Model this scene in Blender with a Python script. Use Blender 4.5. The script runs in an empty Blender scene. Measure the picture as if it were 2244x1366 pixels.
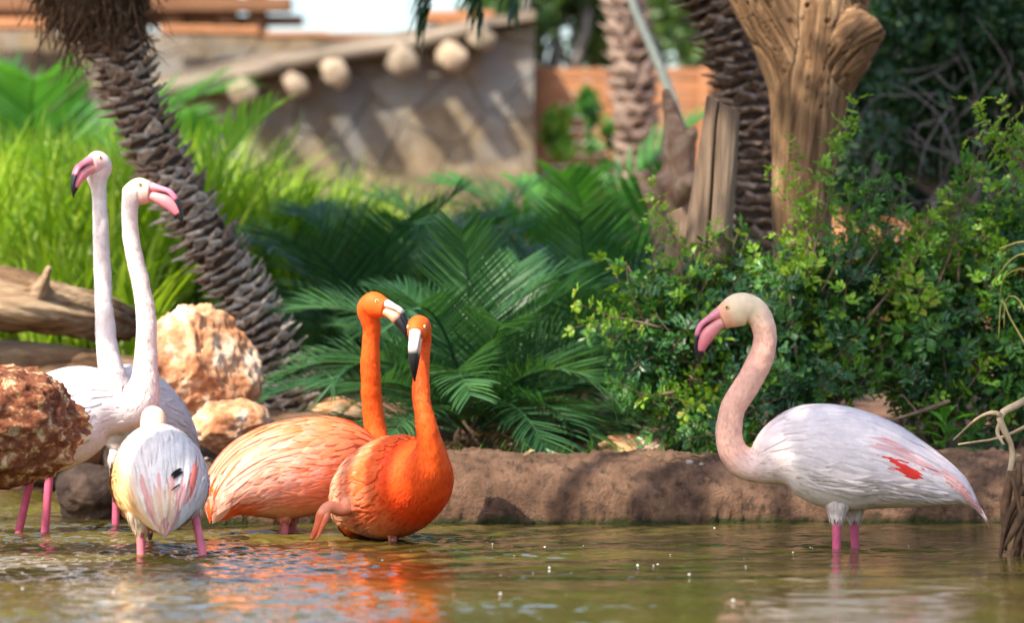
import bpy, bmesh, math, random
import numpy as np
from mathutils import Vector, Matrix, Quaternion, noise

random.seed(7); np.random.seed(7)
R = math.radians
scene = bpy.context.scene
C = scene.collection

# ------------------------------------------------------------------ camera, world, sun, exposure
CAM_Z = 0.65; FPX = 8000.0
cam_d = bpy.data.cameras.new('camera'); cam = bpy.data.objects.new('camera', cam_d); C.objects.link(cam)
cam.location = (0, 0, CAM_Z); cam.rotation_euler = (R(90), 0, 0)
cam_d.sensor_width = 36; cam_d.lens = FPX / 2244 * 36
cam_d.clip_start = 0.1; cam_d.clip_end = 2000
cam_d.dof.use_dof = True; cam_d.dof.focus_distance = 10.3; cam_d.dof.aperture_fstop = 2.6
scene.camera = cam

SUN = Vector((-0.46, -0.48, 0.75)).normalized()          # towards the sun
world = bpy.data.worlds.new('World'); scene.world = world; world.use_nodes = True
wn = world.node_tree.nodes; wl = world.node_tree.links
sky = wn.new('ShaderNodeTexSky'); sky.sky_type = 'NISHITA'; sky.sun_disc = False
sky.sun_elevation = math.asin(SUN.z); sky.sun_rotation = math.atan2(SUN.x, SUN.y)
sky.air_density = 1.0; sky.dust_density = 2.5; sky.ozone_density = 1.0
wl.new(sky.outputs[0], wn['Background'].inputs[0]); wn['Background'].inputs[1].default_value = 0.15
sd = bpy.data.lights.new('sun', 'SUN'); so = bpy.data.objects.new('sun', sd); C.objects.link(so)
sd.energy = 4.2; sd.angle = R(0.6); sd.color = (1.0, 0.91, 0.76)
so.rotation_euler = (-SUN).to_track_quat('-Z', 'Y').to_euler()
scene.view_settings.view_transform = 'Standard'; scene.view_settings.look = 'None'
scene.view_settings.exposure = 1.18; scene.view_settings.gamma = 1.0
scene.view_settings.use_curve_mapping = False
scene.render.engine = 'CYCLES'
scene.cycles.max_bounces = 8; scene.cycles.diffuse_bounces = 4; scene.cycles.glossy_bounces = 4
scene.cycles.transmission_bounces = 4; scene.cycles.transparent_max_bounces = 4
scene.cycles.caustics_reflective = False; scene.cycles.caustics_refractive = False
scene.cycles.use_denoising = True

# ------------------------------------------------------------------ helpers
def P(px, py, d):
    """a measured point: photograph pixel and distance in metres -> world"""
    return Vector(((px - 1122) / FPX * d, d, CAM_Z - (py - 683) / FPX * d))

def tag(o, label=None, cat=None, group=None, kind=None):
    if label: o['label'] = label
    if cat: o['category'] = cat
    if group: o['group'] = group
    if kind: o['kind'] = kind
    return o

def empty(name, loc, label=None, cat=None, group=None, rz=0):
    o = bpy.data.objects.new(name, None); C.objects.link(o); o.location = loc; o.rotation_euler = (0, 0, rz)
    o.empty_display_size = 0.05
    return tag(o, label, cat, group)

def link(name, me, parent=None):
    o = bpy.data.objects.new(name, me); C.objects.link(o)
    if parent is not None:
        o.parent = parent
    return o

def mesh(name, v, f, mat=None, smooth=True, cols=None, normals=None):
    me = bpy.data.meshes.new(name)
    v = np.asarray(v, dtype=np.float32)
    me.from_pydata(v.tolist(), [], f if isinstance(f, list) else f.tolist())
    if smooth: me.polygons.foreach_set('use_smooth', np.ones(len(me.polygons), dtype=bool))
    if mat:
        for m in (mat if isinstance(mat, (list, tuple)) else [mat]): me.materials.append(m)
    if cols is not None:
        a = me.color_attributes.new('Col', 'FLOAT_COLOR', 'POINT')
        c = np.ones((len(v), 4), dtype=np.float32); c[:, :3] = cols
        a.data.foreach_set('color', c.ravel())
    me.update()
    if normals is not None:
        n = np.asarray(normals, dtype=np.float32); n = n / (np.linalg.norm(n, axis=1, keepdims=True) + 1e-9)
        me.normals_split_custom_set_from_vertices(n.tolist())
    return me

def local_to(parent, v):
    """world points -> parent's local space (parent has location and z rotation only)"""
    v = np.asarray(v, dtype=np.float64) - np.array(parent.location)
    a = -parent.rotation_euler.z; c, s = math.cos(a), math.sin(a)
    out = v.copy(); out[:, 0] = c * v[:, 0] - s * v[:, 1]; out[:, 1] = s * v[:, 0] + c * v[:, 1]
    return out

def cr(pts, n, idx=False):
    """Catmull-Rom through rows of pts, n samples evenly spaced by length of the first three columns"""
    p = np.asarray(pts, dtype=np.float64)
    p = np.vstack([2 * p[0] - p[1], p, 2 * p[-1] - p[-2]])
    out = []
    for i in range(1, len(p) - 2):
        a, b, c, d = p[i - 1], p[i], p[i + 1], p[i + 2]
        t = np.linspace(0, 1, 24, endpoint=False)[:, None]
        out.append(0.5 * (2 * b + (c - a) * t + (2 * a - 5 * b + 4 * c - d) * t ** 2 + (3 * b - a - 3 * c + d) * t ** 3))
    out.append(p[-2][None]); q = np.vstack(out)
    L = np.concatenate([[0], np.cumsum(np.linalg.norm(np.diff(q[:, :3], axis=0), axis=1))])
    t = np.linspace(0, L[-1], n)
    return np.stack([np.interp(t, L, q[:, k]) for k in range(q.shape[1])], axis=1)

def grid_faces(n, m, wrap=True, off=0):
    i = np.arange(n - 1)[:, None]; j = np.arange(m if wrap else m - 1)[None, :]
    a = i * m + j; b = i * m + (j + 1) % m
    return np.stack([a, b, b + m, a + m], axis=-1).reshape(-1, 4) + off

def tube(pts, m=8, n=None, closed=True):
    """pts rows: x y z r -> verts, faces (list)"""
    p = cr(pts, n or max(2, len(pts) * 3))
    c = p[:, :3]; r = np.maximum(p[:, 3], 0.0004)
    t = np.gradient(c, axis=0); t /= np.linalg.norm(t, axis=1, keepdims=True) + 1e-9
    ref = np.array([0.31, 0.87, 0.38]) if abs(t[0] @ np.array([0.31, 0.87, 0.38])) < 0.9 else np.array([1.0, 0, 0])
    a = np.cross(t, ref); a /= np.linalg.norm(a, axis=1, keepdims=True) + 1e-9
    b = np.cross(t, a)
    th = np.linspace(0, 2 * np.pi, m, endpoint=False)
    v = c[:, None] + r[:, None, None] * (np.cos(th)[None, :, None] * a[:, None] + np.sin(th)[None, :, None] * b[:, None])
    v = v.reshape(-1, 3); f = grid_faces(len(c), m).tolist()
    if closed:
        k = len(v); v = np.vstack([v, c[:1], c[-1:]])
        f += [[k, (j + 1) % m, j] for j in range(m)]
        o = (len(c) - 1) * m; f += [[k + 1, o + j, o + (j + 1) % m] for j in range(m)]
    return v, f

class MB:
    """collects shapes for one mesh"""
    def __init__(s): s.v = []; s.f = []; s.k = 0
    def add(s, v, f):
        v = np.asarray(v, dtype=np.float64); s.v.append(v)
        s.f += [[i + s.k for i in q] for q in (f if isinstance(f, list) else f.tolist())]; s.k += len(v)
        return s
    def tube(s, pts, m=6, n=None): return s.add(*tube(pts, m, n))
    def box(s, c, size, rz=0, rx=0):
        x, y, z = [q / 2 for q in size]; b = min(size) * 0.12
        bm = bmesh.new(); bmesh.ops.create_cube(bm, size=1)
        for q in bm.verts: q.co = Vector((q.co.x * size[0], q.co.y * size[1], q.co.z * size[2]))
        bmesh.ops.bevel(bm, geom=bm.edges[:], offset=b, segments=1, affect='EDGES')
        M = Matrix.Translation(c) @ Matrix.Rotation(rz, 4, 'Z') @ Matrix.Rotation(rx, 4, 'Y')
        v = [tuple(M @ q.co) for q in bm.verts]; bm.verts.index_update()
        f = [[q.index for q in p.verts] for p in bm.faces]; bm.free()
        return s.add(v, f)
    def build(s, name, mat, parent=None, smooth=True, local=True):
        v = np.vstack(s.v)
        if parent is not None and local: v = local_to(parent, v)
        return link(name, mesh(name, v, s.f, mat, smooth), parent)

def fbm(v, o=4, H=0.9, lac=2.1): return noise.fractal(v, H, lac, o)

# ------------------------------------------------------------------ materials
def newmat(name):
    m = bpy.data.materials.new(name); m.use_nodes = True
    n = m.node_tree.nodes; l = m.node_tree.links
    return m, n, l, n['Principled BSDF'], n['Material Output']

def ramp(n, stops, interp='LINEAR'):
    r = n.new('ShaderNodeValToRGB'); r.color_ramp.interpolation = interp
    e = r.color_ramp.elements
    while len(e) < len(stops): e.new(0.5)
    for k, (p, c) in enumerate(stops): e[k].position = p; e[k].color = (*c, 1)
    return r

def coords(n, l, scale=(1, 1, 1), src='Object', attr=None):
    mp = n.new('ShaderNodeMapping'); mp.inputs['Scale'].default_value = scale
    if attr:
        a = n.new('ShaderNodeAttribute'); a.attribute_name = attr; l.new(a.outputs['Vector'], mp.inputs[0])
    else:
        tc = n.new('ShaderNodeTexCoord'); l.new(tc.outputs[src], mp.inputs[0])
    return mp

def noise_tex(n, l, mp, scale, detail=6, rough=0.6, dist=0.0):
    t = n.new('ShaderNodeTexNoise'); t.inputs['Scale'].default_value = scale; t.inputs['Detail'].default_value = detail
    t.inputs['Roughness'].default_value = rough; t.inputs['Distortion'].default_value = dist
    l.new(mp.outputs[0], t.inputs['Vector']); return t

def mix(n, l, a, b, fac, mode='MIX'):
    x = n.new('ShaderNodeMix'); x.data_type = 'RGBA'; x.blend_type = mode
    for sock, val in ((x.inputs[6], a), (x.inputs[7], b), (x.inputs[0], fac)):
        if hasattr(val, 'is_linked'): l.new(val, sock)
        else: sock.default_value = (*val, 1) if isinstance(val, tuple) else val
    return x.outputs[2]

def surf_mat(name, stops, scale=6, rough=0.85, bump=0.4, bscale=30, stretch=(1, 1, 1), detail=8, dist=0.0, objrand=0.0,
             second=None, spec=0.3, attr=None, bdist=0.02):
    m, n, l, b, o = newmat(name)
    mp = coords(n, l, stretch, attr=attr)
    t = noise_tex(n, l, mp, scale, detail, 0.62, dist); r = ramp(n, stops); l.new(t.outputs[0], r.inputs[0])
    col = r.outputs[0]
    if second:
        c2, s2, lo, hi = second
        t2 = noise_tex(n, l, mp, s2, 5, 0.6); r2 = ramp(n, [(lo, (0, 0, 0)), (hi, (1, 1, 1))]); l.new(t2.outputs[0], r2.inputs[0])
        col = mix(n, l, col, c2, r2.outputs[0])
    if objrand:
        oi = n.new('ShaderNodeObjectInfo'); rr = ramp(n, [(0, (1 - objrand,) * 3), (1, (1 + objrand, 1 + objrand * 0.9, 1 + objrand * 0.75))])
        l.new(oi.outputs['Random'], rr.inputs[0]); col = mix(n, l, col, rr.outputs[0], 1.0, 'MULTIPLY')
    l.new(col, b.inputs['Base Color']); b.inputs['Roughness'].default_value = rough; b.inputs['Specular IOR Level'].default_value = spec
    if bump:
        tb = noise_tex(n, l, mp, bscale, 8, 0.7, dist); bp = n.new('ShaderNodeBump'); bp.inputs['Strength'].default_value = bump
        bp.inputs['Distance'].default_value = bdist; l.new(tb.outputs[0], bp.inputs['Height']); l.new(bp.outputs[0], b.inputs['Normal'])
    return m

def leaf_mat(name, c1, c2, trans=0.35, rough=0.45, tint=1.6, third=None, spec=0.4):
    m, n, l, b, o = newmat(name)
    g = n.new('ShaderNodeNewGeometry'); oi = n.new('ShaderNodeObjectInfo')
    ad = n.new('ShaderNodeMath'); ad.operation = 'ADD'; l.new(g.outputs['Random Per Island'], ad.inputs[0]); l.new(oi.outputs['Random'], ad.inputs[1])
    md = n.new('ShaderNodeMath'); md.operation = 'MULTIPLY'; md.inputs[1].default_value = 0.5; l.new(ad.outputs[0], md.inputs[0])
    st = [(0.1, c1), (0.75, c2)] + ([(0.97, third)] if third else [])
    r = ramp(n, st); l.new(md.outputs[0], r.inputs[0])
    l.new(r.outputs[0], b.inputs['Base Color']); b.inputs['Roughness'].default_value = rough; b.inputs['Specular IOR Level'].default_value = spec
    tr = n.new('ShaderNodeBsdfTranslucent'); tc = mix(n, l, r.outputs[0], (tint, tint * 1.05, tint * 0.45), 1.0, 'MULTIPLY'); l.new(tc, tr.inputs[0])
    ms = n.new('ShaderNodeMixShader'); ms.inputs[0].default_value = trans
    l.new(b.outputs[0], ms.inputs[1]); l.new(tr.outputs[0], ms.inputs[2]); l.new(ms.outputs[0], o.inputs[0])
    return m

def attr_mat(name, rough=0.7, sheen=0.0, trans=0.0, spec=0.3, coat=0.0):
    m, n, l, b, o = newmat(name)
    a = n.new('ShaderNodeAttribute'); a.attribute_name = 'Col'
    mp = coords(n, l); t = noise_tex(n, l, mp, 45, 4); r = ramp(n, [(0.25, (0.86, 0.86, 0.86)), (0.75, (1.06, 1.06, 1.06))]); l.new(t.outputs[0], r.inputs[0])
    col = mix(n, l, a.outputs['Color'], r.outputs[0], 1.0, 'MULTIPLY')
    l.new(col, b.inputs['Base Color']); b.inputs['Roughness'].default_value = rough; b.inputs['Specular IOR Level'].default_value = spec
    b.inputs['Sheen Weight'].default_value = sheen; b.inputs['Coat Weight'].default_value = coat
    if trans:
        tr = n.new('ShaderNodeBsdfTranslucent'); l.new(col, tr.inputs[0]); ms = n.new('ShaderNodeMixShader'); ms.inputs[0].default_value = trans
        l.new(b.outputs[0], ms.inputs[1]); l.new(tr.outputs[0], ms.inputs[2]); l.new(ms.outputs[0], o.inputs[0])
    return m

def soil_mat(*a, **k):
    m = surf_mat(*a, **k); n = m.node_tree.nodes; l = m.node_tree.links; b = n['Principled BSDF']; src = b.inputs['Base Color'].links[0].from_socket
    g = n.new('ShaderNodeNewGeometry'); sx = n.new('ShaderNodeSeparateXYZ'); l.new(g.outputs['Position'], sx.inputs[0])
    t = n.new('ShaderNodeTexNoise'); t.inputs['Scale'].default_value = 14; l.new(g.outputs['Position'], t.inputs['Vector'])
    ad = n.new('ShaderNodeMath'); ad.operation = 'MULTIPLY_ADD'; ad.inputs[1].default_value = 0.07; l.new(t.outputs[0], ad.inputs[0]); l.new(sx.outputs[2], ad.inputs[2])
    r = ramp(n, [(0.038, (1, 1, 1)), (0.062, (0, 0, 0))]); l.new(ad.outputs[0], r.inputs[0])
    l.new(mix(n, l, src, (0.045, 0.055, 0.014), r.outputs[0]), b.inputs['Base Color']); return m   # algae along the waterline
M = {}
M['soil'] = soil_mat('soil', [(0.25, (0.12, 0.065, 0.04)), (0.5, (0.27, 0.15, 0.092)), (0.75, (0.44, 0.26, 0.16))], 9, 0.95, 1.0, 120, second=((0.10, 0.06, 0.04), 26, 0.5, 0.68), bdist=0.035)
M['ground'] = surf_mat('ground', [(0.3, (0.10, 0.055, 0.035)), (0.55, (0.24, 0.13, 0.085)), (0.8, (0.36, 0.23, 0.16))], 1.8, 0.95, 0.8, 18, second=((0.06, 0.07, 0.03), 4, 0.52, 0.7), bdist=0.04)
M['red_rock'] = surf_mat('red_rock', [(0.34, (0.11, 0.032, 0.016)), (0.47, (0.25, 0.078, 0.036)), (0.55, (0.40, 0.17, 0.08)), (0.60, (0.70, 0.50, 0.29)), (0.8, (0.80, 0.66, 0.46))], 30, 0.9, 1.0, 90, dist=0.5, second=((0.26, 0.085, 0.042), 11, 0.55, 0.64), bdist=0.012)
M['tan_rock'] = surf_mat('tan_rock', [(0.30, (0.22, 0.085, 0.038)), (0.42, (0.50, 0.215, 0.10)), (0.52, (0.66, 0.37, 0.21)), (0.60, (0.84, 0.72, 0.57))], 9, 0.9, 0.6, 40, dist=0.3, second=((0.50, 0.24, 0.12), 11, 0.5, 0.66), bdist=0.02)
M['dark_rock'] = surf_mat('dark_rock', [(0.3, (0.07, 0.045, 0.032)), (0.6, (0.19, 0.125, 0.09)), (0.8, (0.34, 0.24, 0.17))], 9, 0.85, 0.8, 50)
M['grey_rock'] = surf_mat('grey_rock', [(0.3, (0.20, 0.16, 0.13)), (0.6, (0.42, 0.35, 0.29)), (0.8, (0.6, 0.52, 0.44))], 7, 0.9, 0.6, 40)
M['stone'] = surf_mat('stone', [(0.3, (0.10, 0.075, 0.048)), (0.55, (0.20, 0.155, 0.10)), (0.8, (0.34, 0.27, 0.175))], 5.0, 0.95, 0.6, 20, objrand=0.26, second=((0.19, 0.19, 0.185), 1.6, 0.46, 0.62))
M['mortar'] = surf_mat('mortar', [(0.3, (0.20, 0.165, 0.12)), (0.7, (0.30, 0.25, 0.185))], 5, 0.95, 0.5, 30)
M['weathered'] = surf_mat('weathered', [(0.3, (0.10, 0.08, 0.06)), (0.6, (0.24, 0.195, 0.15)), (0.8, (0.38, 0.32, 0.25))], 6, 0.9, 0.4, 30, stretch=(0.3, 1, 1), objrand=0.12)
M['log_end'] = surf_mat('log_end', [(0.3, (0.19, 0.145, 0.10)), (0.7, (0.37, 0.30, 0.22))], 8, 0.9, 0.3, 40, objrand=0.3)
M['brown_timber'] = surf_mat('brown_timber', [(0.3, (0.13, 0.06, 0.03)), (0.6, (0.27, 0.13, 0.065)), (0.85, (0.40, 0.21, 0.11))], 5, 0.85, 0.3, 30, stretch=(0.25, 1, 1), objrand=0.18)
M['terracotta'] = surf_mat('terracotta', [(0.3, (0.24, 0.105, 0.05)), (0.6, (0.40, 0.185, 0.085)), (0.85, (0.54, 0.29, 0.15))], 3, 0.85, 0.3, 30, stretch=(0.3, 1, 1), objrand=0.15)
M['boot'] = surf_mat('boot', [(0.30, (0.09, 0.055, 0.04)), (0.48, (0.27, 0.19, 0.15)), (0.68, (0.56, 0.46, 0.40))], 34, 0.92, 0.5, 90, objrand=0.3)
M['boot_grey'] = surf_mat('boot_grey', [(0.30, (0.14, 0.105, 0.085)), (0.48, (0.42, 0.36, 0.32)), (0.66, (0.70, 0.65, 0.61))], 34, 0.92, 0.5, 90, objrand=0.25)
M['trunk_core'] = surf_mat('trunk_core', [(0.3, (0.03, 0.02, 0.015)), (0.7, (0.09, 0.06, 0.045))], 25, 0.95, 0.6, 90)
M['fibre'] = surf_mat('fibre', [(0.3, (0.04, 0.025, 0.016)), (0.7, (0.17, 0.105, 0.065))], 30, 0.95, 0.3, 80)
M['far_bark'] = surf_mat('far_bark', [(0.3, (0.18, 0.12, 0.10)), (0.7, (0.42, 0.31, 0.25))], 10, 0.95, 0.5, 40, objrand=0.25)
M['drift'] = surf_mat('drift', [(0.30, (0.07, 0.035, 0.018)), (0.45, (0.25, 0.15, 0.085)), (0.65, (0.54, 0.39, 0.25))], 16, 0.9, 1.0, 50, stretch=(0.14, 1, 1), dist=0.5, bdist=0.02)
M['red_drift'] = surf_mat('red_drift', [(0.3, (0.22, 0.10, 0.06)), (0.5, (0.46, 0.28, 0.19)), (0.7, (0.68, 0.52, 0.40))], 12, 0.9, 0.5, 40, dist=0.5)
M['grain'] = surf_mat('grain', [(0.30, (0.04, 0.02, 0.010)), (0.42, (0.145, 0.078, 0.038)), (0.54, (0.245, 0.140, 0.070)), (0.72, (0.40, 0.265, 0.155))], 1.0, 0.85, 1.0, 2.6, attr='grain', stretch=(48, 2.6, 48), detail=8, dist=0.8, bdist=0.012)
M['post'] = surf_mat('post', [(0.28, (0.055, 0.035, 0.024)), (0.5, (0.155, 0.105, 0.070)), (0.75, (0.29, 0.215, 0.155))], 14, 0.9, 0.7, 50, stretch=(1, 1, 0.1), dist=0.3, bdist=0.01)
M['twig'] = surf_mat('twig', [(0.3, (0.10, 0.06, 0.04)), (0.7, (0.24, 0.16, 0.11))], 20, 0.9, 0.2, 60)
M['grey_twig'] = surf_mat('grey_twig', [(0.3, (0.15, 0.13, 0.12)), (0.7, (0.30, 0.27, 0.25))], 20, 0.9, 0.2, 60)
M['dry_twig'] = surf_mat('dry_twig', [(0.3, (0.34, 0.23, 0.13)), (0.7, (0.62, 0.47, 0.30))], 20, 0.9, 0.2, 60)
M['dry_frond'] = surf_mat('dry_frond', [(0.3, (0.045, 0.025, 0.014)), (0.7, (0.17, 0.095, 0.05))], 20, 0.85, 0.2, 60, objrand=0.2)
M['pole'] = surf_mat('pole', [(0.3, (0.14, 0.17, 0.16)), (0.7, (0.27, 0.30, 0.28))], 10, 0.7, 0.2, 40)
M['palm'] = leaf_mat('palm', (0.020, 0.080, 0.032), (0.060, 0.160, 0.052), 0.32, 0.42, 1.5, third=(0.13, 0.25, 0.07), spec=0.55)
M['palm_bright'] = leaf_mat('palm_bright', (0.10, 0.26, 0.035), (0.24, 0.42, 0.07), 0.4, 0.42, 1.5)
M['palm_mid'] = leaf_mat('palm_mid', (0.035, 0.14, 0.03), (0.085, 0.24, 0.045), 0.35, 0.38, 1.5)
M['dry_palm'] = leaf_mat('dry_palm', (0.16, 0.10, 0.045), (0.34, 0.24, 0.11), 0.25, 0.6, 1.2)
M['petiole'] = surf_mat('petiole', [(0.3, (0.05, 0.09, 0.02)), (0.7, (0.12, 0.16, 0.04))], 12, 0.6, 0.1, 40)
M['grass'] = leaf_mat('grass', (0.055, 0.16, 0.012), (0.29, 0.42, 0.028), 0.42, 0.40, 1.5, third=(0.62, 0.64, 0.18))
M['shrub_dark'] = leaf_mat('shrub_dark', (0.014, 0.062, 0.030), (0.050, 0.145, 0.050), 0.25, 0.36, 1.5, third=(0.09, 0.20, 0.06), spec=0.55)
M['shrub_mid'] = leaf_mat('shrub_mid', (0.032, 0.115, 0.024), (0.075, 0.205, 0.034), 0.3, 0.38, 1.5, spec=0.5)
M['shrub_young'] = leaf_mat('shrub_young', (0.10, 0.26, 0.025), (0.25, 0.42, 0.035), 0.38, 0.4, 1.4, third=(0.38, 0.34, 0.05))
M['hedge'] = leaf_mat('hedge', (0.010, 0.036, 0.016), (0.032, 0.085, 0.030), 0.2, 0.45, 1.5, third=(0.09, 0.18, 0.03))
M['far_leaf'] = leaf_mat('far_leaf', (0.045, 0.10, 0.03), (0.13, 0.22, 0.055), 0.35, 0.5, 1.5, third=(0.24, 0.32, 0.10))
M['canopy'] = leaf_mat('canopy', (0.03, 0.085, 0.022), (0.07, 0.15, 0.04), 0.35, 0.45, 1.5)
M['weed'] = leaf_mat('weed', (0.06, 0.20, 0.03), (0.13, 0.33, 0.05), 0.35, 0.4, 1.5)
M['dry_leaf'] = leaf_mat('dry_leaf', (0.30, 0.27, 0.05), (0.46, 0.42, 0.12), 0.35, 0.5, 1.3)
M['petal'] = leaf_mat('petal', (0.6, 0.01, 0.03), (0.8, 0.03, 0.05), 0.25, 0.5, 1.2)
M['white'] = surf_mat('white', [(0.3, (0.6, 0.63, 0.72)), (0.7, (0.8, 0.82, 0.88))], 8, 0.6, 0.1, 40)
M['feather'] = attr_mat('feather', 0.72, 0.0, 0.18, 0.12)
M['skin'] = attr_mat('skin', 0.6, 0.0, 0.0, 0.25)
M['bill'] = attr_mat('bill', 0.38, 0.0, 0.0, 0.45)
M['eye'] = attr_mat('eye', 0.12, 0.0, 0.0, 0.6)

# water: murky pond
def water_mat():
    m, n, l, b, o = newmat('pond_water')
    mp = coords(n, l); t = noise_tex(n, l, mp, 1.3, 4); r = ramp(n, [(0.3, (0.042, 0.033, 0.008)), (0.7, (0.120, 0.098, 0.022))]); l.new(t.outputs[0], r.inputs[0])
    l.new(r.outputs[0], b.inputs['Base Color']); b.inputs['Roughness'].default_value = 0.035; b.inputs['IOR'].default_value = 1.333
    t2 = noise_tex(n, l, coords(n, l, (1, 0.6, 1)), 55, 3, 0.5); bp = n.new('ShaderNodeBump'); bp.inputs['Strength'].default_value = 0.10; bp.inputs['Distance'].default_value = 0.006
    l.new(t2.outputs[0], bp.inputs['Height']); l.new(bp.outputs[0], b.inputs['Normal'])
    return m
M['water'] = water_mat()

# ------------------------------------------------------------------ ground, pond, bank
def shore(x):
    return float(np.interp(x, [-9, -1.75, -1.45, -1.25, -0.9, 0, 1.2, 1.7, 9], [13.6, 13.3, 12.9, 11.9, 11.65, 11.45, 11.5, 11.6, 11.8]))

def ground_z(x, y):
    s = shore(x) - y
    k = min(1.0, max(0.0, (0.25 - s) / 0.5)); k = k * k * (3 - 2 * k)
    land = 0.15 + 0.30 * min(1, max(0, (y - 11.9) / 2.6)) + 0.15 * min(1, max(0, (y - 14.5) / 4))
    if x < 0: land += 0.10 * min(1, -x / 1.5) * min(1, max(0, (y - 12.0) / 1.5))
    if abs(x) > 6.0 or y < -4 or x < -2.6: k = 1.0; land = max(land, 0.3)
    z = -0.36 * (1 - k) + land * k
    if y < 40: z += 0.025 * noise.noise(Vector((x * 2.2, y * 2.2, 3.0))) + 0.012 * noise.noise(Vector((x * 7, y * 7, 1.0)))
    return z

def sheet(xs, ys, fz):
    v = [(x, y, fz(x, y)) for y in ys for x in xs]
    return np.array(v), grid_faces(len(ys), len(xs), False)

xs = np.concatenate([[-300, -120, -50, -25, -14, -9], np.arange(-6.4, 6.41, 0.1), [9, 14, 25, 50, 120, 300]])
ys = np.concatenate([[-200, -80, -30, -10, -4.2, -3.8, 0, 4, 8], np.arange(10, 20, 0.1), np.arange(20, 34, 0.6), [40, 60, 120, 300, 700]])
v, f = sheet(xs, ys, ground_z)
tag(link('ground', mesh('ground', v, f, M['ground'])), 'reddish brown earth ground under the plants behind the pond', 'ground', kind='structure')

rng = np.random.default_rng(3)
wx = np.concatenate([np.arange(-6.4, -1.75, 0.2), np.arange(-1.75, 1.75, 0.009), np.arange(1.75, 6.5, 0.2)])
wy = np.concatenate([np.arange(-4.4, 7.1, 0.3), np.arange(7.1, 11.9, 0.009), np.arange(11.9, 13.4, 0.012), np.arange(13.4, 13.9, 0.05)])
X, Y = np.meshgrid(wx, wy)
rl_ = np.interp(X, [-1.5, -0.55, -0.1, 2.0], [1.6, 1.5, 0.85, 0.55])
rs_ = np.interp(X, [-1.5, -0.5, -0.15, 0.4, 2.0], [3.9, 3.4, 2.0, 0.8, 0.50])
far_ = np.interp(Y, [7, 8.6, 10, 12, 14], [0.9, 0.95, 1.25, 2.2, 2.6])
Z = np.zeros_like(X)
def waves(n, l0, l1, st, spread):
    out = np.zeros_like(X)
    for k in range(n):
        lam = l0 * (l1 / l0) ** rng.random(); a = rng.normal(0.0, spread) + np.pi / 2
        out += st * lam / (2 * np.pi) * np.sin(2 * np.pi / lam * (np.cos(a) * X + np.sin(a) * Y) + rng.random() * 6.28 + 1.3 * np.sin(X * rng.uniform(0.7, 3.5) + Y * rng.uniform(0.7, 3) + k))
    return out
patch = np.clip(0.70 + 0.55 * np.sin(X * 2.3 + 1.7 * np.sin(Y * 1.9)) * np.sin(Y * 3.1 + 1.3 * np.sin(X * 1.4)), 0.25, 1.3)
patch2 = np.clip(0.65 + 0.6 * np.sin(X * 4.1 + 2.0 * np.sin(Y * 2.7 + 1)) * np.sin(Y * 4.4 + 1.6 * np.sin(X * 2.4 + 2)), 0.15, 1.3)
Z = far_ * (waves(30, 0.09, 0.55, 0.0105, 0.75) * rl_ * patch + waves(26, 0.034, 0.085, 0.0120, 1.0) * rs_ * patch2)
def rings(cx, cy, amp, lam, r0):
    global Z
    r = np.hypot(X - cx, Y - cy); Z = Z + amp * np.sin(2 * np.pi * r / lam) * np.exp(-r / r0) * np.clip(r / 0.04, 0, 1)
for (px, d, amp, lam, r0) in [(310, 9.65, 0.0022, 0.055, 0.22), (460, 9.65, 0.0022, 0.05, 0.22), (860, 10.15, 0.0032, 0.08, 0.35), (690, 10.2, 0.0025, 0.05, 0.25),
                              (620, 10.6, 0.0022, 0.06, 0.28), (90, 10.7, 0.0022, 0.055, 0.3), (1833, 10.0, 0.0009, 0.05, 0.25), (1880, 10.05, 0.0009, 0.05, 0.25), (560, 9.3, 0.002, 0.07, 0.25)]:
    rings((px - 1122) / FPX * d, d, amp, lam, r0)
v = np.stack([X, Y, Z], -1).reshape(-1, 3)
tag(link('pond_water', mesh('pond_water', v, grid_faces(len(wy), len(wx), False), M['water'])), 'rippled murky olive brown pond water', 'water', kind='structure')

def bank():
    ns, mp = 520, 46; V = []
    for i in range(ns):
        x = -1.05 + (3.6) * i / (ns - 1)
        yc = 11.45 + 0.05 * math.sin(x * 1.7) + 0.06 * noise.noise(Vector((x * 1.5, 0, 9)))
        e = min(1, (i / ns) / 0.10) ** 0.5
        h = (0.205 + 0.028 * noise.noise(Vector((x * 1.6, 4, 0))) + 0.012 * noise.noise(Vector((x * 6, 8, 0)))) * (0.35 + 0.65 * e)
        w = 0.30
        for j in range(mp):
            a = math.pi * (-0.12 + 1.12 * j / (mp - 1))
            cy = -math.cos(a); cz = math.sin(a)
            cz = math.copysign(abs(cz) ** 0.82, cz)
            p = Vector((x, yc + w * cy, h * cz))
            d = 0.010 * fbm(p * 9, 4) + 0.008 * fbm(p * 34, 3) + 0.010 * noise.noise(p * 75)
            V.append((p.x, p.y + d * cy, p.z + d * max(0.2, cz)))
    return link('bank', mesh('bank', V, grid_faces(ns, mp, False), M['soil']))
tag(bank(), 'low rounded brown earth bank along the water edge', 'bank', kind='structure')

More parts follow.
